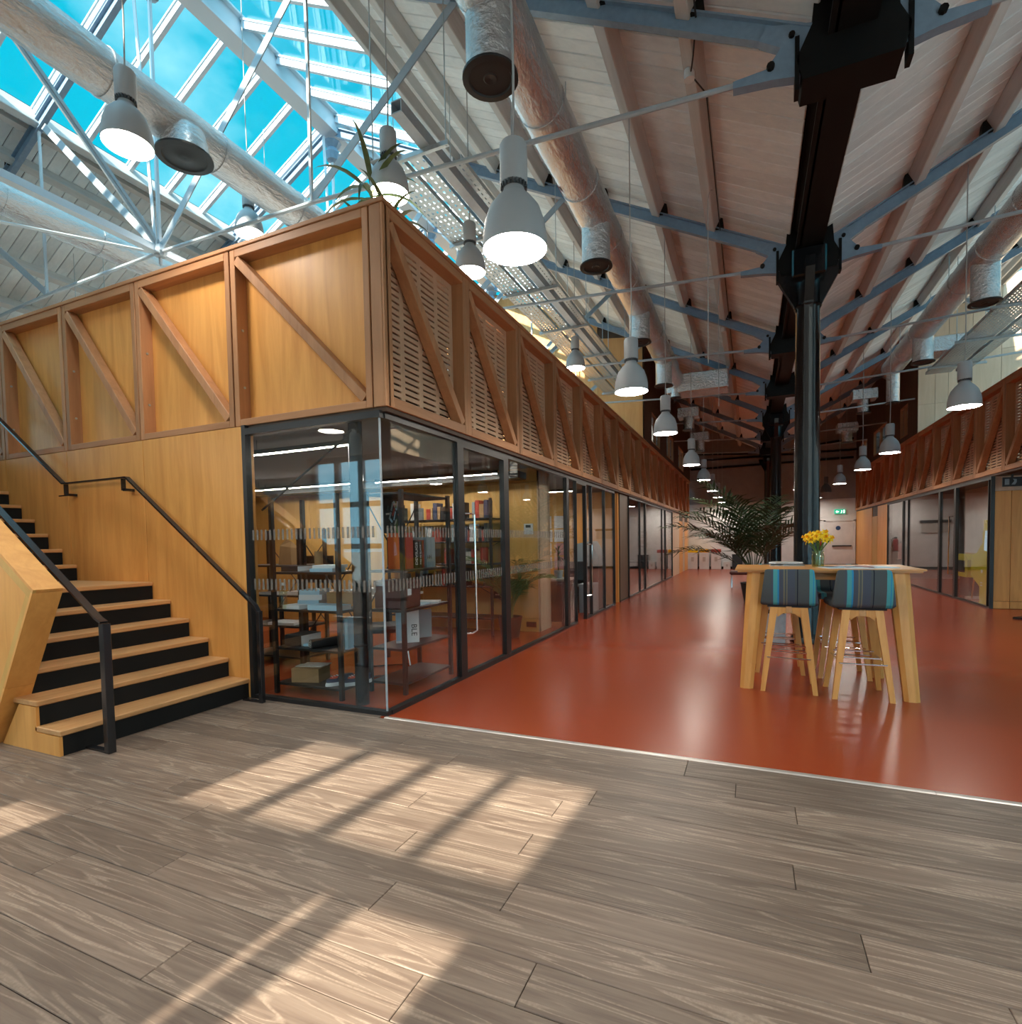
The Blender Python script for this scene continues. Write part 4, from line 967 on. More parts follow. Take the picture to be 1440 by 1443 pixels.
for k, y in enumerate(LY):
    pend(-1.17, y, 2.93, zr(-1.17, 0.65) + 0.24, 'lit grey dome pendant over the walkway left of the columns, %s from the camera' % ORD[k], 'pendants over the left walkway')
RYs = [8.59, 12.6, 15.4, 19.07, 22.4, 25.4]
for k, y in enumerate(RYs):
    pend(2.43, y, 2.94, zr(2.43, 0.65) + 0.24, ('lit' if k not in (4,) else 'dark unlit') + ' dome pendant over the walkway right of the columns, %s from the camera' % ORD[k], 'pendants over the right walkway', k != 4)
pend(0.55 + 0.9, 20.6, 2.95, zr(1.45, 0.65) + 0.24, 'lit pendant lamp hanging close beside the nearest black column, far down the hall', 'pendants over the right walkway')
for k, (x, y) in enumerate(((-4.40, 2.80), (-6.0, 5.33), (-2.95, 4.15), (-2.96, 5.7), (-2.9, 9.6), (-4.45, 7.2))):
    pend(x, y, 5.44 if k == 1 else 4.46, zr(x, 0.65) + 0.24, ['lit pendant lamp nearest the camera, in front of the silver duct', 'lit pendant lamp seen behind the left pod parapet below the duct', 'lit pendant lamp beside the leafy plant on the pod corner', 'lit pendant lamp over the slotted parapet, first beyond the plant', 'lit pendant lamp over the slotted parapet, far beyond the plant', 'lit pendant lamp low behind the parapet, deep in the left hall'][k], 'pendants above the left pod')

for k, (x, y) in enumerate(((-5.4, 0.95), (-7.6, 0.95), (-2.9, 0.4), (-0.6, 0.0), (2.2, 1.0), (4.6, 1.2), (6.8, 1.2), (3.0, -0.4))):  # added out of view to brighten the front; only the first shows reflected
    pend(x, y, 2.95, zr(x, 0.65 if x > -6.8 else -14.35) + 0.1, 'unseen lit pendant lamp in the entrance hall, %s along the south windows' % ORD[k], 'pendants of the entrance hall')

# ================================================================== silver ducts
def duct(x, z, y0, y1, r, lbl, drops, side=1, end_box=None):
    d = thing('air_duct', lbl, 'duct', (x, y0, z), 'silver air ducts')
    pts = []; n = int((y1 - y0) / 0.25)
    rng = random.Random(int(abs(x) * 100))
    pts = [(x, y0 + (y1 - y0) * i / n, z) for i in range(n + 1)]
    rs = [r * (1 + rng.uniform(-0.02, 0.02)) for _ in pts]
    MB().tube(pts, rs, 24).build('body', 'foil', d, True)
    q = y0 + 0.7
    while q < y1:
        MB().tube([(x, q - 0.012, z), (x, q + 0.012, z)], r * 1.035, 24).build('seam_band', 'foil', d, True); q += 1.15
    for (dx, y, zb, rr) in drops:
        MB().tube([(x + dx * 0.3, y, z - r * 0.5), (x + dx, y, z - r - 0.02), (x + dx, y, zb + 0.02)], rr, 24).build('branch', 'foil', d, True)
        g = MB().lathe([(0.0, 0.012), (rr * 0.25, 0.005), (rr * 0.3, 0.012), (rr * 0.86, 0.012), (rr * 0.9, 0.0), (rr * 1.16, 0.004), (rr * 1.16, 0.022), (rr * 0.95, 0.03), (0, 0.03)], 28, (x + dx, y, zb)).build('grille', 'grille', d, True)
    k = y0 + 1.6
    while k < y1:
        MB().tube([(x, k, z), (x, k, z + r + 0.5)], 0.006, 6).build('hanger', 'zinc', d); k += 3.25
    return d
DL = -1.68
d1 = duct(DL, 5.18, 0.5, 14.0, 0.205, 'silver foil duct with round drops under the boarded roof left of the columns', [(0.0, 3.6, 4.60, 0.17), (0.0, 6.46, 4.58, 0.165), (0.0, 9.2, 4.58, 0.165), (0.0, 11.9, 4.56, 0.165), (0.0, 13.8, 4.75, 0.12)])
MB().box(DL - 0.2, DL + 1.2, 13.7, 14.3, 4.85, 5.30, 0.03).build('end_plenum', 'foil', d1)
d2 = duct(2.98, 5.24, 6.5, 15.4, 0.205, 'silver foil duct with round drops under the roof right of the columns', [(0.0, 9.78, 4.56, 0.165), (0.0, 12.8, 4.62, 0.165), (0.0, 15.2, 4.4, 0.13)])
MB().box(2.98, 4.0, 13.0, 13.5, 4.85, 5.15, 0.02).build('end_plenum', 'foil', d2)
duct(-5.5, 5.77, 0.3, 14.0, 0.215, 'large silver foil duct crossing below the skylight of the left hall', [(0.05, 4.05, 5.44, 0.235), (0, 8.3, 5.3, 0.2)])
duct(-8.9, 5.95, 1.0, 14.0, 0.22, 'silver foil duct lit blue on the far side of the left hall', [(-0.05, 3.45, 5.42, 0.25), (0, 8.0, 5.4, 0.2)])
q = thing('duct_warning_label', 'small red and blue triangle sticker on the silver duct', 'sticker', (DL - 0.21, 6.0, 5.1))
MB().add([(DL - 0.155, 5.58, 5.03), (DL - 0.155, 5.72, 5.03), (DL - 0.20, 5.64, 5.13), (DL - 0.157, 5.58, 5.028), (DL - 0.157, 5.72, 5.028), (DL - 0.202, 5.64, 5.128)], [(0, 1, 2), (5, 4, 3), (0, 3, 4, 1), (1, 4, 5, 2), (2, 5, 3, 0)]).build('sticker_face', 'shoered', q)
# small branch boxes seen far down both walkways
for i, (x, y, z) in enumerate(((-1.75, 17.6, 4.7), (-1.7, 21.0, 4.55), (2.95, 18.6, 4.9), (3.0, 22.0, 4.6))):
    q = thing('duct_drop', ['silver duct drop far down the left walkway, the nearer of two', 'silver duct drop far down the left walkway, the farther of two', 'silver duct drop far down the right walkway, the nearer of two', 'silver duct drop far down the right walkway, the farther of two'][i], 'duct', (x, y, z), 'small duct drops far down the hall')
    MB().tube([(x, y, z + 0.35), (x, y, z)], 0.16, 16).build('branch', 'foil', q, True)
    MB().lathe([(0, 0), (0.185, 0), (0.185, 0.02), (0, 0.02)], 16, (x, y, z - 0.02)).build('grille', 'grille', q)
    MB().box(x - 0.3, x + 0.3, y - 0.25, y + 0.25, z + 0.35, z + 0.62).build('plenum', 'foil', q)
    MB().tube([(x, y, z + 0.6), (x, y, zr(x, 0.65) + 0.25)], 0.008, 6).build('hanger', 'zinc', q)

# ------------------------------------------------------------------ cable trays
def tray(x0, w, z, y0, y1, lbl, group, hang):
    t = thing('cable_tray', lbl, 'cable tray', (x0, y0, z), group)
    q = MB().box(x0, x0 + 0.008, y0, y1, z, z + 0.05).box(x0 + w - 0.008, x0 + w, y0, y1, z, z + 0.05)
    q.build('side_rail', 'zinc', t)
    p = MB(); n = max(2, int(w / 0.05)); sw_ = w / n
    for i in range(n): p.box(x0 + sw_ * i, x0 + sw_ * i + sw_ * 0.70, y0, y1, z, z + 0.002)
    y = y0
    while y < y1: p.box(x0, x0 + w, y, y + 0.045, z - 0.0005, z + 0.0025); y += 0.085
    stuff(p.build('perforated_base', 'zinc', t))
    return t
def trapeze(x0, x1, z, y, lbl, group, xv=0.65):
    t = thing('tray_hanger', lbl, 'bracket', (x0, y, z), group)
    MB().box(x0, x1, y - 0.02, y + 0.02, z - 0.045, z - 0.003).build('channel', 'zinc', t)
    for x in (x0 + 0.03, x1 - 0.03): MB().cyl((x, y, z - 0.05), (x, y, zr(x, xv) + 0.1), 0.006, n=6).build('rod', 'zinc', t)
tg = 'cable trays above the left pod edge'
tray(-3.46, 0.30, 5.14, 4.55, 14.2, 'wide perforated cable tray above the left pod, farthest from the walkway', tg, 0)
tray(-3.10, 0.15, 5.14, 4.7, 14.2, 'narrow perforated cable tray between the wide tray and the square trunking', tg, 0)
tray(-2.72, 0.10, 5.14, 4.9, 14.2, 'narrow cable tray beside the square trunking, nearest the walkway', tg, 0)
q = thing('trunking', 'square grey cable trunking with an open dark end beside the trays', 'trunking', (-2.9, 4.2, 5.14))
MB().box(-2.91, -2.80, 4.15, 14.2, 5.14, 5.15).box(-2.91, -2.80, 4.15, 14.2, 5.24, 5.25).box(-2.91, -2.90, 4.15, 14.2, 5.15, 5.24).box(-2.81, -2.80, 4.15, 14.2, 5.15, 5.24).build('channel_walls', 'pale_steel', q)
MB().box(-2.90, -2.81, 4.25, 4.27, 5.15, 5.24).build('dark_end', 'ink', q)
for i, y in enumerate((4.62, 6.2, 7.8, 9.4, 11.0, 12.6, 13.9)):
    trapeze(-3.5, -2.6, 5.135, y, 'slotted steel channel on rods carrying the left trays, %s from the pod corner' % ORD[i], 'tray hangers on the left')
tg = 'cable trays above the right pod edge'
tray(3.40, 0.45, 4.78, 8.0, 14.4, 'wide cable tray above the right pod, nearest the walkway', tg, 0)
tray(3.92, 0.22, 4.78, 8.0, 14.4, 'narrow cable tray above the right pod, second from the walkway', tg, 0)
for i, y in enumerate((9.2, 10.6, 12.2, 13.8)): trapeze(3.3, 4.25, 4.775, y, 'steel channel on rods carrying the right trays, %s from the camera' % ORD[i], 'tray hangers on the right')
tg = 'blue lit trays in the left hall'
tray(-11.0, 0.25, 4.75, 2.0, 9.0, 'cable tray low on the far left behind the pod front parapet, outer one', tg, 0)
tray(-10.6, 0.25, 4.75, 2.0, 9.0, 'cable tray low on the far left behind the pod front parapet, inner one', tg, 0)
for i, y in enumerate((4.3, 6.0)): trapeze(-11.1, -10.2, 4.745, y, 'steel channel carrying the far left trays, %s from the camera' % ORD[i], 'tray hangers far left', -14.35)
# cable and junction boxes on the purlin left of the columns
q = thing('purlin_cable', 'looping dark cable with white junction boxes clipped along a roof purlin', 'cable', (-0.55, 4.0, 5.6))
zc = zr(-0.40, 0.65) + 0.06
MB().tube([(-0.40, 2.5, zc), (-0.40, 4.7, zc), (-0.45, 5.0, zc - 0.03), (-0.49, 5.2, zc - 0.02), (-0.44, 5.32, zc - 0.02), (-0.38, 5.5, zc), (-0.38, 14.0, zc)], 0.007, 5).build('cable', 'ink', q)
for y in (5.2, 11.6, 14.2): MB().cyl((-0.50, y, zc + 0.02), (-0.50, y, zc - 0.06), 0.045, n=12).build('junction_box', 'white', q)
for i, (x, y) in enumerate(((-0.42, 7.0), (-0.42, 9.3), (-4.2, 6.1), (-4.2, 4.6))):
    q = thing('dangling_cable', ['thin cable hanging from the first purlin, nearer the table', 'thin cable hanging from the first purlin, beyond the first column', 'coiled grey cable hanging from the skylight edge, nearer the plant', 'thin grey cable hanging below the skylight edge, nearer the camera'][i], 'cable', (x, y, 5))
    z = zr(x, 0.65) + 0.05
    MB().tube([(x, y, z), (x - 0.03, y + 0.03, z + 0.02), (x - 0.05, y, z - 0.1), (x - 0.05, y, z - 1.0), (x - 0.05, y, z - 2.0)], 0.005, 5).build('wire', 'cord', q)

# ================================================================== plants
def frond(base, az, elev, L, droop, nl, leaf_len, lw, rng, twist=0.0):
    """feather frond: curved midrib with paired narrow leaflets, returned as one mesh builder"""
    q = MB(); pts = []; p = Vector(base); e = elev; N = 14
    h = Vector((math.cos(az), math.sin(az), 0))
    for i in range(N + 1):
        pts.append(p.copy()); t = i / N
        d = h * math.cos(e) + Vector((0, 0, 1)) * math.sin(e); p = p + d * (L / N); e -= droop / N * (0.4 + 1.2 * t)
    q.tube(pts, [0.008 * (1 - 0.8 * i / N) + 0.0015 for i in range(N + 1)], 5)
    sidev = h.cross(Vector((0, 0, 1)))
    for i in range(nl):
        t = 0.22 + 0.78 * i / (nl - 1); f = t * N; k = min(N - 1, int(f)); b = pts[k].lerp(pts[k + 1], f - k)
        d = (pts[k + 1] - pts[k]).normalized(); up = sidev.cross(d).normalized()
        ll = leaf_len * (math.sin(PI * (0.12 + 0.80 * t)) ** 0.7) * rng.uniform(0.85, 1.1)
        for s in (-1, 1):
            out = (sidev * s * 0.78 + d * 0.62 + up * rng.uniform(0.0, 0.28)).normalized()
            tip = b + out * ll + Vector((0, 0, -1)) * ll * rng.uniform(0.05, 0.30)
            mid = b + out * ll * 0.45 + up * 0.01
            w = d.cross(out).cross(out).normalized() * lw
            q.add([b - w * 0.35, b + w * 0.35, mid + w, tip, mid - w, mid + Vector((0, 0, -0.006))], [(0, 1, 5), (1, 2, 5), (2, 3, 5), (3, 4, 5), (4, 0, 5)])
    return q
def palm(name, label, x, y, pot_r, pot_h, n, L, leaf, base_h, seed, spread, mleaf, group=None, potmat='pot', lw=0.012, nl=22):
    rng = random.Random(seed)
    t = thing(name, label, 'plant', (x, y, 0))
    if pot_h:
        MB().lathe([(0, 0), (pot_r * 0.75, 0), (pot_r, pot_h * 0.9), (pot_r * 1.04, pot_h), (pot_r * 0.93, pot_h), (pot_r * 0.9, pot_h * 0.92), (0, pot_h * 0.92)], 24, (x, y, 0)).build('pot', potmat, t, True)
    for i in range(n):
        az, el, ln, dr = spread(i, n, rng)
        b = (x + 0.05 * math.cos(az), y + 0.05 * math.sin(az), base_h * rng.uniform(0.85, 1.05))
        q = frond(b, az, el, L * ln, dr, nl, leaf, lw, rng)
        q.tube([(x + 0.03 * math.cos(az), y + 0.03 * math.sin(az), pot_h * 0.9), b], 0.010, 5)
        q.build('frond', mleaf, t, False, False)
    return t
def sp_big(i, n, rng):
    az = [3.3, 2.95, 3.55, 2.6, 3.9, 2.2, 1.5, 0.4, -0.4, -1.2, 0.0, 3.2, 2.8, 1.0, 4.4, 3.1, 2.4, 5.2, 4.0, 3.6][i % 20] + rng.uniform(-.1, .1)
    el = [0.75, 1.0, 0.95, 1.15, 1.1, 1.25, 1.2, 1.1, 1.0, 1.15, 1.3, 0.5, 1.35, 1.3, 1.2, 0.9, 0.7, 0.9, 0.75, 1.3][i % 20]
    ln = [1.0, 1.0, 0.95, 1.05, 0.9, 1.0, 0.9, 0.75, 0.75, 0.85, 0.8, 0.85, 1.1, 0.95, 0.9, 0.8, 0.9, 0.75, 0.8, 1.1][i % 20]
    return az, el + 0.12, ln, 1.15
palm('potted_palm', 'big dark green feathery palm in the walkway left of the column', 0.05, 12.6, 0.26, 0.42, 20, 2.1, 0.70, 0.70, 5, sp_big, 'leaf', lw=0.022, nl=20)
def sp_small(i, n, rng):
    az = PI + 2 * PI * i / n + rng.uniform(-.3, .3)
    back = max(0.0, math.sin(az))
    return az, rng.uniform(0.95, 1.35) + 0.2 * back, rng.uniform(0.75, 1.1) * (1 - 0.35 * back), rng.uniform(1.0, 1.7)
palm('potted_palm', 'feathery palm in a dark pot against the plywood partition behind glass', -3.15, 7.08, 0.17, 0.30, 15, 0.98, 0.30, 0.50, 9, sp_small, 'leaf3', lw=0.007, nl=20)
def dracaena(label, x, y, z0, stems, seed, n, L, pot=None, mleaf='leaf2', w=0.02):
    rng = random.Random(seed); t = thing('dracaena', label, 'plant', (x, y, z0))
    if pot: MB().lathe([(0, 0), (pot[0] * 0.8, 0), (pot[0], pot[1]), (pot[0] * 0.9, pot[1]), (pot[0] * 0.88, pot[1] * 0.9), (0, pot[1] * 0.9)], 20, (x, y, z0)).build('pot', 'potgrey', t, True)
    for (sx, sy, h) in stems:
        top = Vector((x + sx, y + sy, z0 + h))
        MB().tube([(x + sx * 0.4, y + sy * 0.4, z0 + (pot[1] * 0.85 if pot else 0)), (x + sx * 0.8, y + sy * 0.8, z0 + h * 0.6), top], 0.011, 6).build('stem', 'stem', t)
        for i in range(n):
            az = i * 2.4 + rng.uniform(-.3, .3); e = 1.35 - 1.5 * (i / n) + rng.uniform(-.15, .15); ll = L * rng.uniform(0.75, 1.15)
            p = top - Vector((0, 0, 0.10 * i / n)); h2 = Vector((math.cos(az), math.sin(az), 0)); v = []; N = 7; s = h2.cross(Vector((0, 0, 1)))
            for k in range(N + 1):
                tt = k / N; ww = w * (0.45 + 1.6 * tt) if tt < 0.35 else w * 1.05 * (1 - (tt - 0.35) / 0.65) ** 0.8
                v += [p + s * ww, p - Vector((0, 0, ww * 0.25)), p - s * ww]
                d = h2 * math.cos(e) + Vector((0, 0, 1)) * math.sin(e); p = p + d * (ll / N); e -= 0.20 + 0.12 * tt
            f = []
            for k in range(N):
                a = 3 * k; f += [(a, a + 1, a + 4, a + 3), (a + 1, a + 2, a + 5, a + 4)]
            MB().add(v, f).build('leaf', mleaf, t, True, False)
    return t
dracaena('strappy green plant standing on the pod deck at the corner under the skylight', -3.06, 4.05, 2.62, [(0.0, 0.0, 1.86), (-0.15, 0.08, 1.50), (0.14, 0.06, 1.52)], 4, 13, 0.58, (0.16, 0.32), w=0.026)

# ================================================================== contents of the glass corner office
def rack(label, x0, x1, y0, y1, zs, top, name='shelf_rack', braces=True):
    t = thing(name, label, 'shelf', (x0, y0, 0), 'black metal shelf racks behind the glass')
    for (x, y) in ((x0, y0), (x1, y0), (x0, y1), (x1, y1)): MB().box(x - 0.0175, x + 0.0175, y - 0.0175, y + 0.0175, 0, top).build('upright', 'black', t)
    for z in zs: MB().box(x0 - 0.0, x1 + 0.0, y0, y1, z - 0.022, z, 0.003).build('shelf', 'black', t)
    if braces:
        long_x = (x1 - x0) > (y1 - y0)
        q = MB()
        if long_x:
            q.bar((x0, y1, 0.45), (x1, y1, 1.4), 0.008, 0.008).bar((x1, y1, 0.45), (x0, y1, 1.4), 0.008, 0.008)
        else:
            q.bar((x0, y0, 0.78), (x0, y1, 1.75), 0.008, 0.008).bar((x0, y1, 0.78), (x0, y0, 1.75), 0.008, 0.008)
        q.build('cross_brace', 'black', t)
    return t
rack('black metal shelf rack just behind the front glass, holding shoes and boxes', -4.02, -3.26, 3.70, 4.08, (0.10, 0.43, 0.78, 1.12), 1.80)
rack('black metal shelf rack along the side glass, with the orange book', -3.22, -2.84, 4.05, 4.86, (0.10, 0.41, 0.76, 1.12, 1.82), 1.84)
rack('dark shelf rack against the partition, deep in the corner office', -5.25, -3.45, 7.12, 7.55, (0.25, 0.72, 1.05, 1.38, 1.72), 2.0)
q = rack('black shelf rack at the far left of the corner office', -5.5, -4.6, 4.6, 5.0, (0.10, 0.45, 0.80, 1.14), 1.55)
q = thing('steel_post', 'round dark steel post just inside the front glass near the corner', 'post', (-3.03, 3.69, 0))
MB().cyl((-3.03, 3.69, 0.0), (-3.03, 3.69, 2.46), 0.058, n=20).build('shaft', 'iron', q, True)
MB().cyl((-3.03, 3.69, 0.5), (-3.03, 3.69, 0.51), 0.061, n=20).build('collar', 'iron_matt', q)
q = thing('steel_brace', 'thin diagonal steel brace across the inside of the front glass', 'brace', (-4.1, 3.62, 1.7))
MB().cyl((-4.02, 3.60, 1.68), (-3.02, 3.66, 2.30), 0.010, n=8).build('rod', 'black', q); MB().cyl((-3.10, 3.65, 2.25), (-3.02, 3.66, 2.30), 0.022, 0.03, n=8).build('turnbuckle', 'black', q)
# box and shoes on the bottom shelf
q = thing('cardboard_box', 'open topped brown cardboard box on the bottom shelf behind the front glass', 'box', (-3.75, 3.86, 0.10))
MB().obox((-3.77, 3.87, 0.165), (0.93, 0.25, 0), (-0.25, 0.93, 0), (0, 0, 1), 0.14, 0.115, 0.065, 0.003).build('carton', 'card', q)
MB().obox((-3.77, 3.87, 0.234), (0.93, 0.25, 0), (-0.25, 0.93, 0), (0, 0, 1), 0.135, 0.05, 0.003).obox((-3.75, 3.93, 0.239), (0.93, 0.25, 0), (-0.25, 0.93, 0.06), (0, 0, 1), 0.13, 0.045, 0.002).build('lid_flap', 'taupe', q)
def shoe(x, y, rz, lbl):
    o = thing('canvas_shoe', lbl, 'shoe', (x, y, 0.10), 'pair of canvas shoes on the bottom shelf'); ROOTLOC[o.name] = (0, 0, 0); o.rotation_euler = (0, 0, rz)
    def ring(sc, z, n=16): return [(math.cos(2 * PI * i / n) * 0.045 * sc * (1.0 + 0.12 * math.sin(2 * PI * i / n)), math.sin(2 * PI * i / n) * 0.135 * sc, z) for i in range(n)]
    def loft(rs, caps=(True, True)):
        v = sum(rs, []); n = len(rs[0]); f = []
        if caps[0]: f.append(tuple(range(n - 1, -1, -1)))
        if caps[1]: f.append(tuple(range(len(v) - n, len(v))))
        for j in range(len(rs) - 1):
            for i in range(n): f.append((j * n + i, j * n + (i + 1) % n, (j + 1) * n + (i + 1) % n, (j + 1) * n + i))
        return MB().add(v, f)
    loft([ring(1.0, 0), ring(1.02, 0.012), ring(0.98, 0.032)]).build('sole', 'sole', o, True)
    up = [ring(0.95, 0.030), ring(0.93, 0.055)]
    def cut(z, s): return [(px * s, py * s + 0.035, z) for px, py, _ in ring(0.75, 0)]
    loft(up + [cut(0.078, 0.92), cut(0.085, 0.80)]).build('upper', 'navy', o, True)
    loft([[(px * 0.7, py * 0.30 - 0.055, 0.066) for px, py, _ in ring(1, 0)], [(px * 0.55, py * 0.24 - 0.045, 0.082) for px, py, _ in ring(1, 0)]]).build('red_patch', 'shoered', o, True)
    q = MB()
    for k in range(3): q.bar((-0.018, -0.075 + 0.025 * k, 0.080 + 0.003 * k), (0.018, -0.075 + 0.025 * k, 0.080 + 0.003 * k), 0.006, 0.004)
    q.build('laces', 'sole', o)
shoe(-3.40, 3.84, -0.45, 'navy and red canvas shoe next to the cardboard box'); shoe(-3.25, 3.90, -0.45, 'navy and red canvas shoe nearest the round steel post')
def bk(lbl, x, y, z, w, d, h, m, rz=0.0, cat='book', group=None, spine=None, tilt=0.0, ridge=None):
    o = thing(cat.replace(' ', '_'), lbl, cat, (x, y, z), group); ROOTLOC[o.name] = (0, 0, 0); o.rotation_euler = (tilt, 0, rz)
    MB().box(-w / 2 + 0.003, w / 2 - 0.003, -d / 2 + 0.003, d / 2 - 0.003, 0.003, h - 0.003).build('pages', 'paper', o)
    q = MB()
    if h <= min(w, d): q.box(-w / 2, w / 2, -d / 2, d / 2, 0, 0.003).box(-w / 2, w / 2, -d / 2, d / 2, h - 0.003, h).box(-w / 2, w / 2, -d / 2, -d / 2 + 0.003, 0.003, h - 0.003)
    elif w <= d: q.box(-w / 2, -w / 2 + 0.003, -d / 2, d / 2, 0, h).box(w / 2 - 0.003, w / 2, -d / 2, d / 2, 0, h).box(-w / 2, w / 2, -d / 2, -d / 2 + 0.003, 0, h)
    else: q.box(-w / 2, w / 2, -d / 2, -d / 2 + 0.003, 0, h).box(-w / 2, w / 2, d / 2 - 0.003, d / 2, 0, h).box(w / 2 - 0.003, w / 2, -d / 2, d / 2, 0, h)
    q.build('cover', m, o)
    return o
def text(s, size, parent, loc, rot, m, name='lettering'):
    c = bpy.data.curves.new(name, 'FONT'); c.body = s; c.size = size; c.extrude = 0.0006; c.align_x = 'CENTER'; c.align_y = 'CENTER'
    tmp = bpy.data.objects.new(name, c); COL.objects.link(tmp); c.materials.append(M[m])
    bpy.context.view_layer.update()
    me = bpy.data.meshes.new_from_object(tmp.evaluated_get(bpy.context.evaluated_depsgraph_get()))
    bpy.data.objects.remove(tmp)
    o = bpy.data.objects.new(name, me); COL.objects.link(o); o.parent = parent; o.location = loc; o.rotation_euler = rot
    return o
# shelf at 0.43 : roll, upright books
q = thing('rolled_mat', 'dark rolled mat with a pale edge on the second shelf behind the front glass', 'mat', (-3.6, 3.9, 0.43))
MB().cyl((-3.62, 3.72, 0.47), (-3.48, 4.05, 0.47), 0.042, n=14).build('roll', 'under', q, True)
sp = [(-3.62 + 0.034 * (t / 14) * math.cos(t), 3.715, 0.47 + 0.034 * (t / 14) * math.sin(t)) for t in range(2, 15)]
MB().tube(sp, 0.003, 4).build('edge', 'taupe', q)
bk('cream book standing upright at the end of the second shelf', -3.34, 3.86, 0.43, 0.03, 0.2, 0.27, 'paper', 0.1)
bk('pale blue book standing upright at the end of the second shelf', -3.29, 3.90, 0.43, 0.035, 0.2, 0.27, 'paleblue', 0.1)
bk('pale blue sheet pack lying on the second shelf beside the rolled mat', -3.75, 3.9, 0.43, 0.12, 0.2, 0.02, 'paleblue', 0.1)
bk('black portfolio lying on the second shelf', -3.88, 3.9, 0.43, 0.2, 0.26, 0.10, 'under', 0.0, 'case')
# shelf at .78 : papers
g = 'paper packs on the third shelf behind the front glass'
bk('wide white paper pack with blue edges along the front of the third shelf', -3.46, 3.80, 0.78, 0.36, 0.16, 0.045, 'paleblue', 0.02, 'paper pack', g)
bk('white paper pack at the left end of the third shelf', -3.84, 3.80, 0.78, 0.2, 0.16, 0.035, 'paper', 0.0, 'paper pack', g)
bk('blue white box pack behind on the third shelf, bottom of the pile', -3.78, 3.95, 0.80, 0.22, 0.2, 0.05, 'paleblue', 0.2, 'paper pack', g)
bk('blue white box pack behind on the third shelf, middle of the pile', -3.77, 3.95, 0.85, 0.22, 0.2, 0.05, 'paper', 0.35, 'paper pack', g)
bk('blue white box pack behind on the third shelf, top of the pile', -3.77, 3.95, 0.90, 0.2, 0.2, 0.045, 'paleblue', 0.25, 'paper pack', g)
bk('brown cardboard mailer at the right end of the third shelf', -3.42, 3.98, 0.825, 0.3, 0.18, 0.10, 'card', 0.05, 'box')
bk('white laptop case lying on the lower shelf of the far left rack', -4.95, 4.75, 0.45, 0.36, 0.25, 0.03, 'paper', 0.1, 'case')
q = thing('water_bottle', 'clear water bottle with a white cap beside the front glass jamb', 'bottle', (-4.02 + 0.09, 3.80, 0.78))
MB().lathe([(0, 0), (0.033, 0.002), (0.035, 0.02), (0.035, 0.17), (0.02, 0.20), (0.014, 0.215), (0.0, 0.215)], 16, (-3.93, 3.72, 0.78)).build('bottle_body', 'jar', q, True)
MB().cyl((-3.93, 3.72, 0.995), (-3.93, 3.72, 1.02), 0.016, n=12).build('cap', 'white', q)
# shelf at 1.12
bk('stack of blue and white pads on the fourth shelf, bottom pad', -3.52, 3.86, 1.12, 0.24, 0.2, 0.03, 'paleblue', 0.1, 'note pad', 'pads on the fourth shelf')
bk('stack of blue and white pads on the fourth shelf, top pad', -3.50, 3.87, 1.15, 0.24, 0.2, 0.028, 'paper', 0.2, 'note pad', 'pads on the fourth shelf')
bk('dark flat box at the left of the fourth shelf', -3.88, 3.88, 1.12, 0.2, 0.25, 0.05, 'under', 0.0, 'box')
q = thing('card_tube', 'upright cardboard tube on the fourth shelf', 'tube', (-3.71, 3.9, 1.12))
MB().cyl((-3.71, 3.95, 1.12), (-3.71, 3.95, 1.30), 0.038, n=16).build('tube_body', 'card', q, True)
q = thing('paper_bag', 'crumpled brown paper bag on the desk shelf behind the front glass', 'bag', (-4.95, 4.8, 1.14))
MB().add([(-5.06, 4.74, 1.14), (-4.86, 4.74, 1.14), (-4.86, 4.9, 1.14), (-5.06, 4.9, 1.14), (-5.05, 4.76, 1.36), (-4.88, 4.75, 1.34), (-4.87, 4.88, 1.33), (-5.04, 4.89, 1.37), (-4.99, 4.80, 1.44), (-4.92, 4.81, 1.41)], [(0, 3, 2, 1), (0, 1, 5, 4), (1, 2, 6, 5), (2, 3, 7, 6), (3, 0, 4, 7), (4, 5, 9, 8), (5, 6, 9), (6, 7, 8, 9), (7, 4, 8)]).build('bag_body', 'card', q)
# side rack contents
o = bk('orange and red book standing on the upper shelf of the side rack', -3.05, 4.32, 1.12, 0.20, 0.12, 0.34, 'orange_book')
MB().box(0.101, 0.104, -0.058, 0.058, 0.002, 0.338).build('side_cover', 'red_book', o)
o = bk('black book with white upright lettering on the side rack', -3.05, 4.44, 1.12, 0.2, 0.05, 0.27, 'ink', 0.0)
text('DEVIUGS', 0.055, o, (0.102, 0.0, 0.14), (PI / 2, -PI / 2, PI / 2), 'inkwhite')
o = bk('black book with a red band on the side rack, second from the orange book', -3.05, 4.51, 1.12, 0.2, 0.045, 0.26, 'ink', 0.0)
text('FIRE IN BLACK', 0.03, o, (0.102, 0.0, 0.13), (PI / 2, -PI / 2, PI / 2), 'inkwhite')
bk('narrow red book on the side rack beside the grey one', -3.05, 4.56, 1.12, 0.2, 0.03, 0.27, 'red_book')
o = bk('wide grey blue book with dark letters at the end of the side rack', -3.05, 4.68, 1.12, 0.22, 0.17, 0.30, 'grey_book')
text('HH', 0.055, o, (0.112, -0.03, 0.10), (PI / 2, 0, PI / 2), 'ink')
q = thing('poster_board', 'patterned dark poster hanging inside above the orange book', 'poster', (-3.22, 4.5, 1.5))
MB().box(-3.23, -3.215, 4.30, 4.62, 1.46, 1.81).build('backing', 'ink', q)
pm = ('red_book', 'grey_book', 'paleblue', 'leaf3', 'taupe', 'shoered', 'poster', 'paperpink')
rng = random.Random(3)
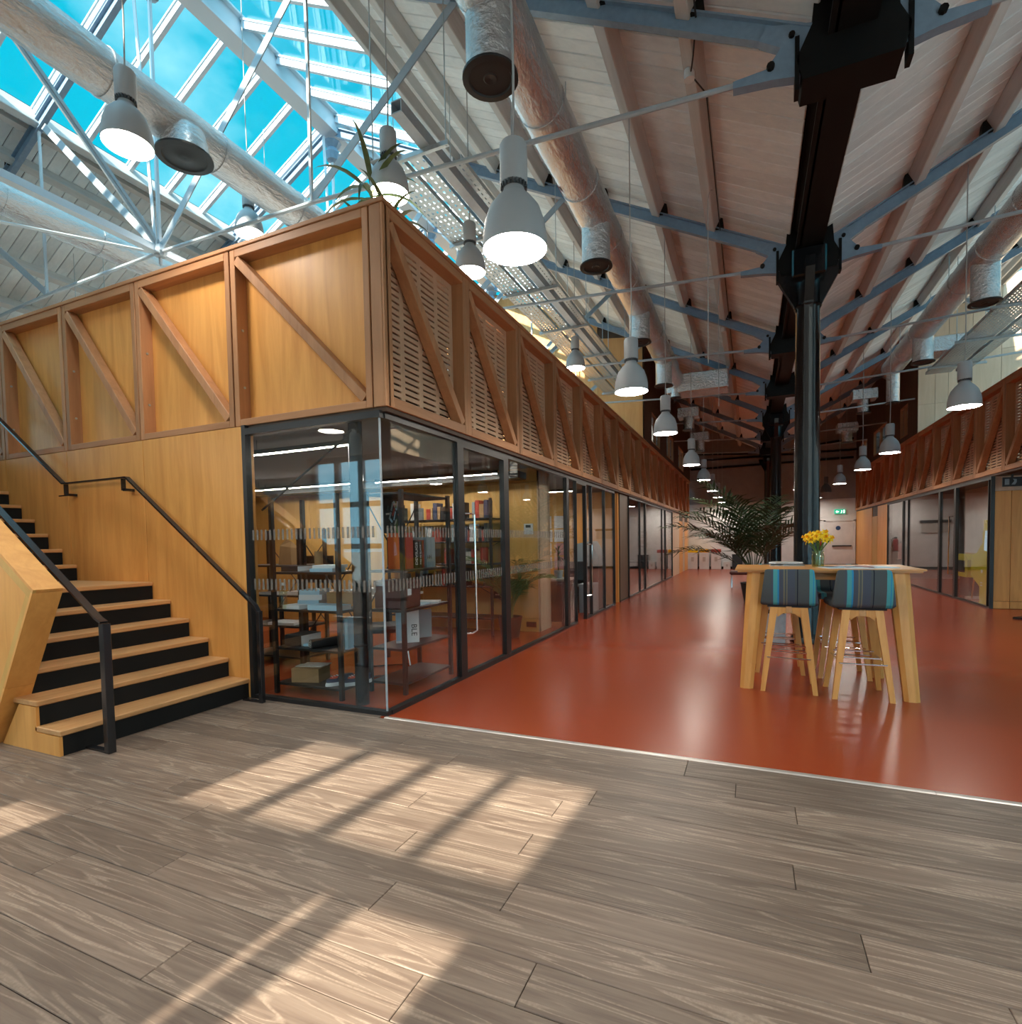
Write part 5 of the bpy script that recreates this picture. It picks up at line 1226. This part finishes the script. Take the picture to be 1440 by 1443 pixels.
for i in range(26):
    y = rng.uniform(4.32, 4.56); z = rng.uniform(1.48, 1.76); a = rng.uniform(0, PI)
    MB().obox((-3.213, y + 0.02, z), (1, 0, 0), (0, math.cos(a), math.sin(a)), (0, -math.sin(a), math.cos(a)), 0.001 + 0.0001 * i, rng.uniform(0.02, 0.05), rng.uniform(0.005, 0.014)).build('poster_shape', rng.choice(pm), q)
o = bk('white and blue book with large dark letters on the second shelf of the side rack', -3.02, 4.36, 0.41, 0.03, 0.22, 0.31, 'paper', -0.9)
MB().box(0.0152, 0.0165, -0.105, -0.01, 0.02, 0.30).build('cover_picture', 'paleblue', o)
text('BLE', 0.075, o, (0.0165, 0.06, 0.12), (PI / 2, PI / 2, PI / 2), 'ink')
MB().box(0.0166, 0.0175, -0.045, -0.035, 0.05, 0.10).build('cover_figure', 'ink', o)
bk('pale magazine leaning on the second shelf of the side rack', -3.02, 4.62, 0.415, 0.02, 0.2, 0.28, 'grey_book', -0.5)
bk('dark patterned magazine standing behind on the second shelf of the side rack', -3.15, 4.60, 0.41, 0.02, 0.24, 0.30, 'poster', 0.0)
bk('open brochure lying on the third shelf of the side rack', -3.0, 4.70, 0.76, 0.24, 0.22, 0.015, 'paper', 0.4, 'brochure')
bk('second brochure lying on the third shelf of the side rack by the door end', -3.02, 4.50, 0.76, 0.22, 0.2, 0.015, 'paleblue', 0.1, 'brochure')
q = thing('display_case', 'dark red boxy display case on the third shelf of the side rack', 'case', (-3.05, 4.25, 0.76))
MB().box(-3.20, -2.90, 4.10, 4.42, 0.76, 1.02, 0.01).build('case_body', 'darkred', q); MB().box(-2.899, -2.896, 4.2, 4.26, 0.88, 0.94).build('case_label', 'paper', q)
# back rack: rows of small books
rng = random.Random(11)
bm_ = ['ink', 'red_book', 'grey_book', 'taupe', 'poster', 'paper', 'navy', 'card']
n_ = 0
for zi, z in enumerate((0.72, 1.05, 1.38, 1.72)):
    x = -5.18; n_ = 0
    while x < -3.55 and n_ < 20:
        w = rng.uniform(0.03, 0.075); h = rng.uniform(0.16, 0.27)
        bc = rng.choice(bm_); n_ += 1
        cn = {'ink': 'black', 'red_book': 'dark red', 'grey_book': 'grey blue', 'taupe': 'taupe', 'poster': 'mottled dark', 'paper': 'white', 'navy': 'navy', 'card': 'brown'}[bc]
        o = thing('book', '%s book, %s along the %s shelf of the dark partition rack' % (cn, ORD[min(n_, 20) - 1], ('lowest', 'second', 'third', 'top')[zi]), 'book', (x + w / 2, 7.2, z), 'books on the dark partition rack')
        MB().box(x, x + w - 0.003, 7.16, 7.34, z, z + h).build('cover', bc, o)
        x += w + (rng.uniform(0.08, 0.3) if rng.random() < 0.22 else 0.004)
def office_chair(x, y, rz, lbl):
    o = thing('office_chair', lbl, 'chair', (x, y, 0)); ROOTLOC[o.name] = (0, 0, 0); o.rotation_euler = (0, 0, rz)
    MB().box(-0.22, 0.22, -0.22, 0.22, 0.44, 0.51, 0.03).build('seat', 'seat_grey', o)
    MB().box(-0.21, 0.21, 0.19, 0.24, 0.56, 0.95, 0.03).build('backrest', 'seat_grey', o)
    for sx in (-1, 1):
        MB().tube([(sx * 0.24, -0.24, 0.0), (sx * 0.20, -0.18, 0.44)], 0.011, 6).tube([(sx * 0.24, -0.24, 0.01), (sx * 0.24, 0.24, 0.01)], 0.011, 6).tube([(sx * 0.24, 0.24, 0.0), (sx * 0.20, 0.18, 0.44), (sx * 0.2, 0.22, 0.9)], 0.011, 6).build('leg_frame', 'chrome', o)
office_chair(-3.55, 4.75, 2.2, 'dark chair with chrome sled legs in the glass corner office')
q = thing('desk', 'dark desk beyond the racks in the corner office', 'desk', (-4.6, 5.6, 0))
MB().box(-5.8, -3.9, 5.3, 6.0, 0.71, 0.74).build('desktop', 'taupe', q)
for x in (-5.7, -4.0):
    for y in (5.36, 5.94): MB().box(x - 0.02, x + 0.02, y - 0.02, y + 0.02, 0, 0.71).build('leg', 'black', q)
q = thing('monitor', 'black framed monitor on the desk in the corner office', 'monitor', (-5.3, 5.6, 0.74))
MB().box(-5.6, -5.05, 5.62, 5.65, 0.86, 1.22).build('bezel', 'black', q); MB().box(-5.34, -5.30, 5.63, 5.66, 0.75, 0.9).box(-5.42, -5.22, 5.56, 5.74, 0.74, 0.752).build('stand', 'black', q)
for i, (x, m) in enumerate(((-4.6, 'paper'), (-4.35, 'taupe'), (-4.1, 'paper'))):
    bk(['low heap of papers on the desk, beside the monitor', 'low heap of papers in the middle of the desk', 'low heap of papers at the desk end near the door'][i], x, 5.6, 0.74, 0.22, 0.3, 0.05 + 0.02 * i, m, 0.2 * i, 'papers', 'paper heaps on the desk')
def linear(x0, x1, y, z, lbl, grp='linear office lights'):
    o = thing('linear_light', lbl, 'light', (x0, y, z), grp)
    MB().box(x0, x1, y - 0.02, y + 0.02, z, z + 0.045).build('housing', 'black', o)
    MB().box(x0 + 0.01, x1 - 0.01, y - 0.016, y + 0.016, z - 0.006, z).build('diffuser', 'tube', o)
    for x in (x0 + 0.15, x1 - 0.15): MB().cyl((x, y, z + 0.04), (x, y, 2.47), 0.003, n=5).build('wire', 'black', o)
linear(-4.86, -3.42, 4.18, 2.31, 'long linear light just behind the front glass')
linear(-5.3, -3.86, 6.9, 2.31, 'linear light deep in the corner office, before the dark rack')
linear(-3.78, -3.22, 6.88, 2.31, 'short linear light end near the partition and palm')
linear(-7.8, -5.45, 6.8, 2.31, 'linear light far back at the left of the corner office')
linear(-5.2, -3.1, 10.0, 2.31, 'linear light in the second office behind the open door')
q = thing('ceiling_duct', 'dark flat service tray under the ceiling of the corner office', 'tray', (-6, 7.2, 2.3))
MB().box(-8.8, -3.0, 7.1, 7.4, 2.26, 2.36).build('tray_body', 'black', q)
for x in (-8.0, -6.2, -4.4, -3.3): MB().cyl((x, 7.25, 2.36), (x, 7.25, 2.462), 0.006, n=6).build('hanger_rod', 'black', q)
q = thing('thermostat', 'white thermostat with a dark display on the plywood partition', 'thermostat', (-3.06, 7.625, 1.5))
MB().box(-3.13, -2.99, 7.60, 7.63, 1.47, 1.63, 0.004).build('housing', 'paper', q); MB().box(-3.10, -3.02, 7.598, 7.602, 1.57, 1.61).build('display', 'ink', q)
q = thing('wall_socket', 'black double socket low on the plywood partition', 'socket', (-3.6, 7.62, 0.5))
MB().box(-3.66, -3.53, 7.61, 7.63, 0.49, 0.61, 0.003).build('plate', 'black', q); MB().box(-3.63, -3.60, 7.607, 7.612, 0.54, 0.56).box(-3.59, -3.56, 7.607, 7.612, 0.54, 0.56).build('socket_holes', 'taupe', q)
q = thing('floor_vent', 'small dark vent at the foot of the plywood partition', 'vent', (-3.05, 7.62, 0.1))
MB().box(-3.12, -2.96, 7.615, 7.625, 0.07, 0.15).build('grille', 'ink', q)
# second office
q = thing('desk', 'dark desk with papers behind the second glass screen', 'desk', (-3.4, 9.0, 0))
MB().box(-4.4, -2.75, 8.35, 8.95, 0.71, 0.745).build('desktop', 'taupe', q)
MB().box(-4.35, -2.8, 8.37, 8.40, 0.05, 0.71).build('modesty_panel', 'black', q)
for x in (-4.35, -2.8): MB().box(x - 0.02, x + 0.02, 8.40, 8.93, 0, 0.71).build('leg_frame', 'black', q)
dracaena('small spiky plant in a pale pot on the desk of the second office', -2.95, 8.65, 0.745, [(0, 0, 0.42)], 8, 14, 0.34, (0.08, 0.13), 'leaf2', 0.012)
office_chair(-3.1, 10.3, 0.4, 'dark chair behind the second glass screen')
q = thing('copier', 'grey hooded machine on a dark stand behind the second glass screen', 'machine', (-3.0, 10.9, 0))
MB().box(-3.3, -2.78, 10.6, 11.2, 0.0, 0.85).build('stand', 'black', q); MB().prism([(-3.3, 0.85), (-3.25, 1.30), (-2.95, 1.35), (-2.78, 1.05), (-2.78, 0.85)], 10.6, 11.2).build('hood', 'hood', q)
q = thing('pale_box', 'pale grey box standing on the floor behind the second glass screen', 'box', (-2.9, 10.2, 0))
MB().box(-2.98, -2.74, 9.9, 10.45, 0.0, 0.55, 0.01).build('carton', 'hood', q)
rng = random.Random(5); n_ = 0
for r in range(4):
    for c in range(5):
        x = -5.35 + 0.34 * c + rng.uniform(-.02, .02); z = 0.75 + 0.30 * r
        bc = rng.choice(['paper', 'paper', 'paleblue', 'paperpink'])
        o = thing('pinned_sheet', '%s sheet pinned in the second office, %s in the %s row' % ({'paper': 'white', 'paleblue': 'pale blue', 'paperpink': 'pink'}[bc], ORD[c], ('lowest', 'second', 'third', 'top')[r]), 'paper', (x, 11.48, z), 'sheets pinned in the second office')
        MB().box(x, x + 0.26, 11.488, 11.499, z, z + 0.27).build('sheet', bc, o)
# far left office: table and a picture
q = thing('side_table', 'low dark table behind the far glass screen of the left pod', 'table', (-3.4, 16.8, 0))
MB().box(-3.9, -2.9, 16.4, 17.4, 0.68, 0.72).build('tabletop', 'black', q)
for x, y in ((-3.85, 16.45), (-2.95, 16.45), (-3.85, 17.35), (-2.95, 17.35)): MB().box(x - 0.02, x + 0.02, y - 0.02, y + 0.02, 0, 0.68).build('leg', 'black', q)
linear(-5.0, -3.0, 15.5, 2.31, 'linear light behind the far glass screen of the left pod')

# ================================================================== end wall
dn = thing('door_2', 'grey fire exit door in the white end wall', 'door', (3.38, 26.47, 0)); dn['kind'] = 'structure'; del dn['category']
MB().box(2.80, 2.88, 26.42, 26.5, 0, 2.06).box(3.86, 3.94, 26.42, 26.5, 0, 2.06).box(2.80, 3.94, 26.42, 26.5, 2.0, 2.07).build('door_frame', 'white', dn)
MB().box(2.885, 3.855, 26.44, 26.49, 0.01, 1.99).build('leaf', 'white', dn)
MB().box(3.1, 3.80, 26.38, 26.43, 0.95, 1.0).build('push_bar', 'black', dn)
q = MB().cyl((3.32, 26.435, 1.72), (3.32, 26.44, 1.72), 0.09, n=20); q.build('blue_disc', 'blue', dn)
ex = thing('exit_sign', 'green lit exit sign above the grey fire door', 'sign', (3.35, 26.45, 2.38))
MB().box(3.18, 3.58, 26.42, 26.48, 2.32, 2.50).build('sign_body', 'exit', ex)
MB().prism([(3.22, 2.40), (3.28, 2.46), (3.28, 2.425), (3.34, 2.425), (3.34, 2.375), (3.28, 2.375), (3.28, 2.34)], 26.415, 26.42).prism([(3.40, 2.34), (3.44, 2.41), (3.42, 2.46), (3.46, 2.45), (3.46, 2.40), (3.44, 2.34)], 26.415, 26.42).box(3.50, 3.55, 26.415, 26.42, 2.34, 2.47).build('pictogram', 'exitw', ex)
def extinguisher(x, y, z, lbl):
    o = thing('fire_extinguisher', lbl, 'extinguisher', (x, y, z))
    MB().lathe([(0, 0), (0.085, 0.0), (0.09, 0.02), (0.09, 0.42), (0.06, 0.48), (0.03, 0.5), (0, 0.5)], 16, (x, y, z)).build('cylinder', 'ext_red', o, True)
    MB().box(x - 0.05, x + 0.05, y - 0.02, y + 0.02, z + 0.50, z + 0.56).build('valve', 'black', o)
    MB().tube([(x + 0.04, y, z + 0.53), (x + 0.14, y, z + 0.45), (x + 0.12, y, z + 0.15)], 0.012, 6).build('hose', 'black', o)
extinguisher(2.62, 26.36, 0.75, 'red fire extinguisher on the end wall beside the fire door')
q = thing('extinguisher_hook', 'bracket plate holding the end wall extinguisher', 'bracket', (2.62, 26.49, 0.7)); MB().box(2.52, 2.72, 26.27, 26.5, 0.735, 0.75).build('plate', 'black', q)
for i in range(3):
    z = 1.55 - 0.26 * i
    q = thing('notice', ['topmost framed notice on the end wall beside the palm', 'middle framed notice on the end wall beside the palm', 'lowest framed notice on the end wall beside the palm'][i], 'notice', (-0.5, 26.48, z), 'notices on the end wall')
    MB().box(-0.72, -0.28, 26.485, 26.5, z, z + 0.22).build('frame', 'taupe', q); MB().box(-0.68, -0.32, 26.48, 26.486, z + 0.04, z + 0.18).build('sheet', 'white', q)
q = thing('notice_board', 'grey brown notice board with a black top rail on the end wall behind the columns', 'board', (1.2, 26.45, 1.4))
MB().box(0.85, 1.75, 26.46, 26.5, 1.45, 1.82).build('panel', 'taupe', q); MB().box(0.8, 1.8, 26.44, 26.5, 1.84, 1.95).build('top_rail', 'black', q)
for i, (x, m) in enumerate(((-2.45, 'yellow'), (-1.95, 'orange'), (-1.45, 'red_book'))):
    q = thing('recycling_bin', ['white recycling bin with a yellow lid in the left end corner', 'white recycling bin with an orange lid at the end wall', 'white recycling bin with a red lid at the end wall'][i], 'bin', (x, 26.2, 0), 'recycling bins at the end wall')
    MB().box(x - 0.21, x + 0.21, 26.0, 26.44, 0, 0.75, 0.01).build('bin_body', 'white', q); MB().box(x - 0.21, x + 0.21, 26.0, 26.44, 0.75, 0.90, 0.02).build('lid', m, q); MB().box(x - 0.06, x + 0.06, 25.99, 26.0, 0.35, 0.55).build('bin_label', 'taupe', q)
q = thing('storage_box', 'small white box on the floor beside the recycling bins', 'box', (-0.98, 26.2, 0)); MB().box(-1.14, -0.86, 26.05, 26.4, 0, 0.32).build('carton', 'white', q); MB().box(-1.04, -0.95, 26.04, 26.05, 0.12, 0.22).build('mark', 'taupe', q)
q = thing('dark_bin', 'dark square bin at the end wall between the white box and the palm', 'bin', (-0.6, 26.2, 0)); MB().box(-0.78, -0.36, 25.98, 26.4, 0, 0.62, 0.01).build('bin_body', 'black', q); MB().box(-0.79, -0.35, 25.97, 26.41, 0.62, 0.66).build('lid', 'ink', q)

# ================================================================== right pod contents
q = thing('game_machine', 'tall yellow game machine with a bright screen behind the right glass', 'machine', (4.35, 13.1, 0))
MB().prism([(12.72, 0), (12.72, 1.10), (12.80, 1.46), (12.95, 1.62), (13.02, 1.62), (13.05, 1.2), (13.35, 1.0), (13.62, 0.92), (13.66, 0.55), (13.2, 0.35), (13.2, 0)], 4.01, 4.6, 'yz').build('cabinet', 'machine', q)
MB().box(4.12, 4.58, 12.70, 12.722, 0.10, 0.92).build('front_panel', 'machine', q); MB().prism([(12.70, 1.0), (12.715, 1.22), (12.765, 1.42), (12.785, 1.41), (12.74, 1.0)], 4.10, 4.60, 'yz').build('screen', 'screen', q)
MB().prism([(12.74, 1.02), (12.82, 1.42), (12.93, 1.42), (12.98, 1.05)], 4.003, 4.0105, 'yz').build('side_screen', 'screen', q)
MB().box(4.004, 4.0105, 13.05, 13.12, 0.62, 0.68).box(4.004, 4.0105, 13.05, 13.14, 0.42, 0.44).box(4.004, 4.0105, 13.05, 13.14, 0.37, 0.39).build('side_marks', 'inkwhite', q)
q = thing('game_machine', 'second yellow game machine deeper inside, beyond the tall one', 'machine', (4.6, 15.0, 0))
MB().box(4.35, 4.85, 14.9, 15.5, 0.0, 0.42).build('base', 'black', q); MB().prism([(14.85, 0.42), (14.85, 0.80), (15.0, 0.92), (15.55, 0.92), (15.55, 0.42)], 4.3, 4.9, 'yz').build('console', 'machine', q); MB().box(4.29, 4.30, 15.0, 15.4, 0.52, 0.78).build('side_panel', 'ink', q)
q = thing('yellow_ring', 'yellow ring hanging on the white wall behind the right glass', 'ring', (4.9, 15.2, 1.2))
MB().tube([(4.95, 15.9 + 0.16 * math.cos(t * PI / 8), 1.28 + 0.24 * math.sin(t * PI / 8)) for t in range(17)], 0.03, 8).build('ring_body', 'machine', q, True)
q = thing('partition_stub', 'white partition end inside the right pod behind the glass', 'wall panel', (5.0, 15.6, 0)); MB().box(4.98, 5.08, 15.6, 17.4, 0, 2.46).build('panel', 'white', q); MB().box(4.96, 4.98, 15.7, 17.3, 0, 0.9).build('dado', 'ply', q)
q = thing('broom', 'pale wooden pole leaning inside the right pod glass', 'pole', (4.3, 14.0, 0)); MB().tube([(4.25, 14.4, 0.01), (4.10, 13.75, 0.55)], 0.014, 6).build('shaft', 'oak', q); MB().box(4.15, 4.4, 14.38, 14.44, 0, 0.05).build('head', 'taupe', q)
q = thing('wall_screen', 'dark wall screen inside the right pod', 'screen', (7.3, 17, 1.5)); MB().box(7.33, 7.398, 15.8, 17.2, 1.3, 2.0).build('panel', 'ink', q); MB().box(7.32, 7.33, 15.85, 17.15, 1.35, 1.95).build('display', 'under', q)
extinguisher(4.30, 20.55, 0.62, 'dark red fire extinguisher on the white wall behind the right glass')
q = thing('extinguisher_hook', 'bracket plate holding the extinguisher behind the right glass', 'bracket', (4.3, 20.7, 0.6)); MB().box(4.2, 4.4, 20.45, 20.74, 0.6, 0.62).build('plate', 'black', q)
linear(5.0, 7.0, 13.5, 2.31, 'added linear light brightening the game machine behind the right glass')  # no such lamp in sight; added to light the yellow machine
ex = thing('exit_sign', 'dim exit sign hanging above the plywood door of the right pod', 'sign', (4.18, 12.2, 2.2))
MB().box(4.03, 4.30, 12.28, 12.31, 2.18, 2.34).build('sign_body', 'ink', ex); MB().box(4.06, 4.12, 12.272, 12.28, 2.21, 2.31).prism([(4.15, 2.21), (4.19, 2.27), (4.17, 2.31), (4.22, 2.30), (4.22, 2.25), (4.20, 2.21)], 12.272, 12.28).build('pictogram', 'hood', ex); MB().box(4.15, 4.18, 12.285, 12.305, 2.34, 2.39).build('bracket', 'black', ex)
q = thing('stand_base', 'flat black base plate of a stand at the edge of the red floor', 'stand', (4.2, 11.0, 0))
MB().prism([(3.80, 11.10), (4.30, 10.6), (4.7, 11.0), (4.2, 11.5)], 0.0, 0.03, 'xy').build('plate', 'black', q); MB().cyl((4.28, 11.05, 0.03), (4.28, 11.05, 1.2), 0.02, n=8).build('pole', 'black', q)
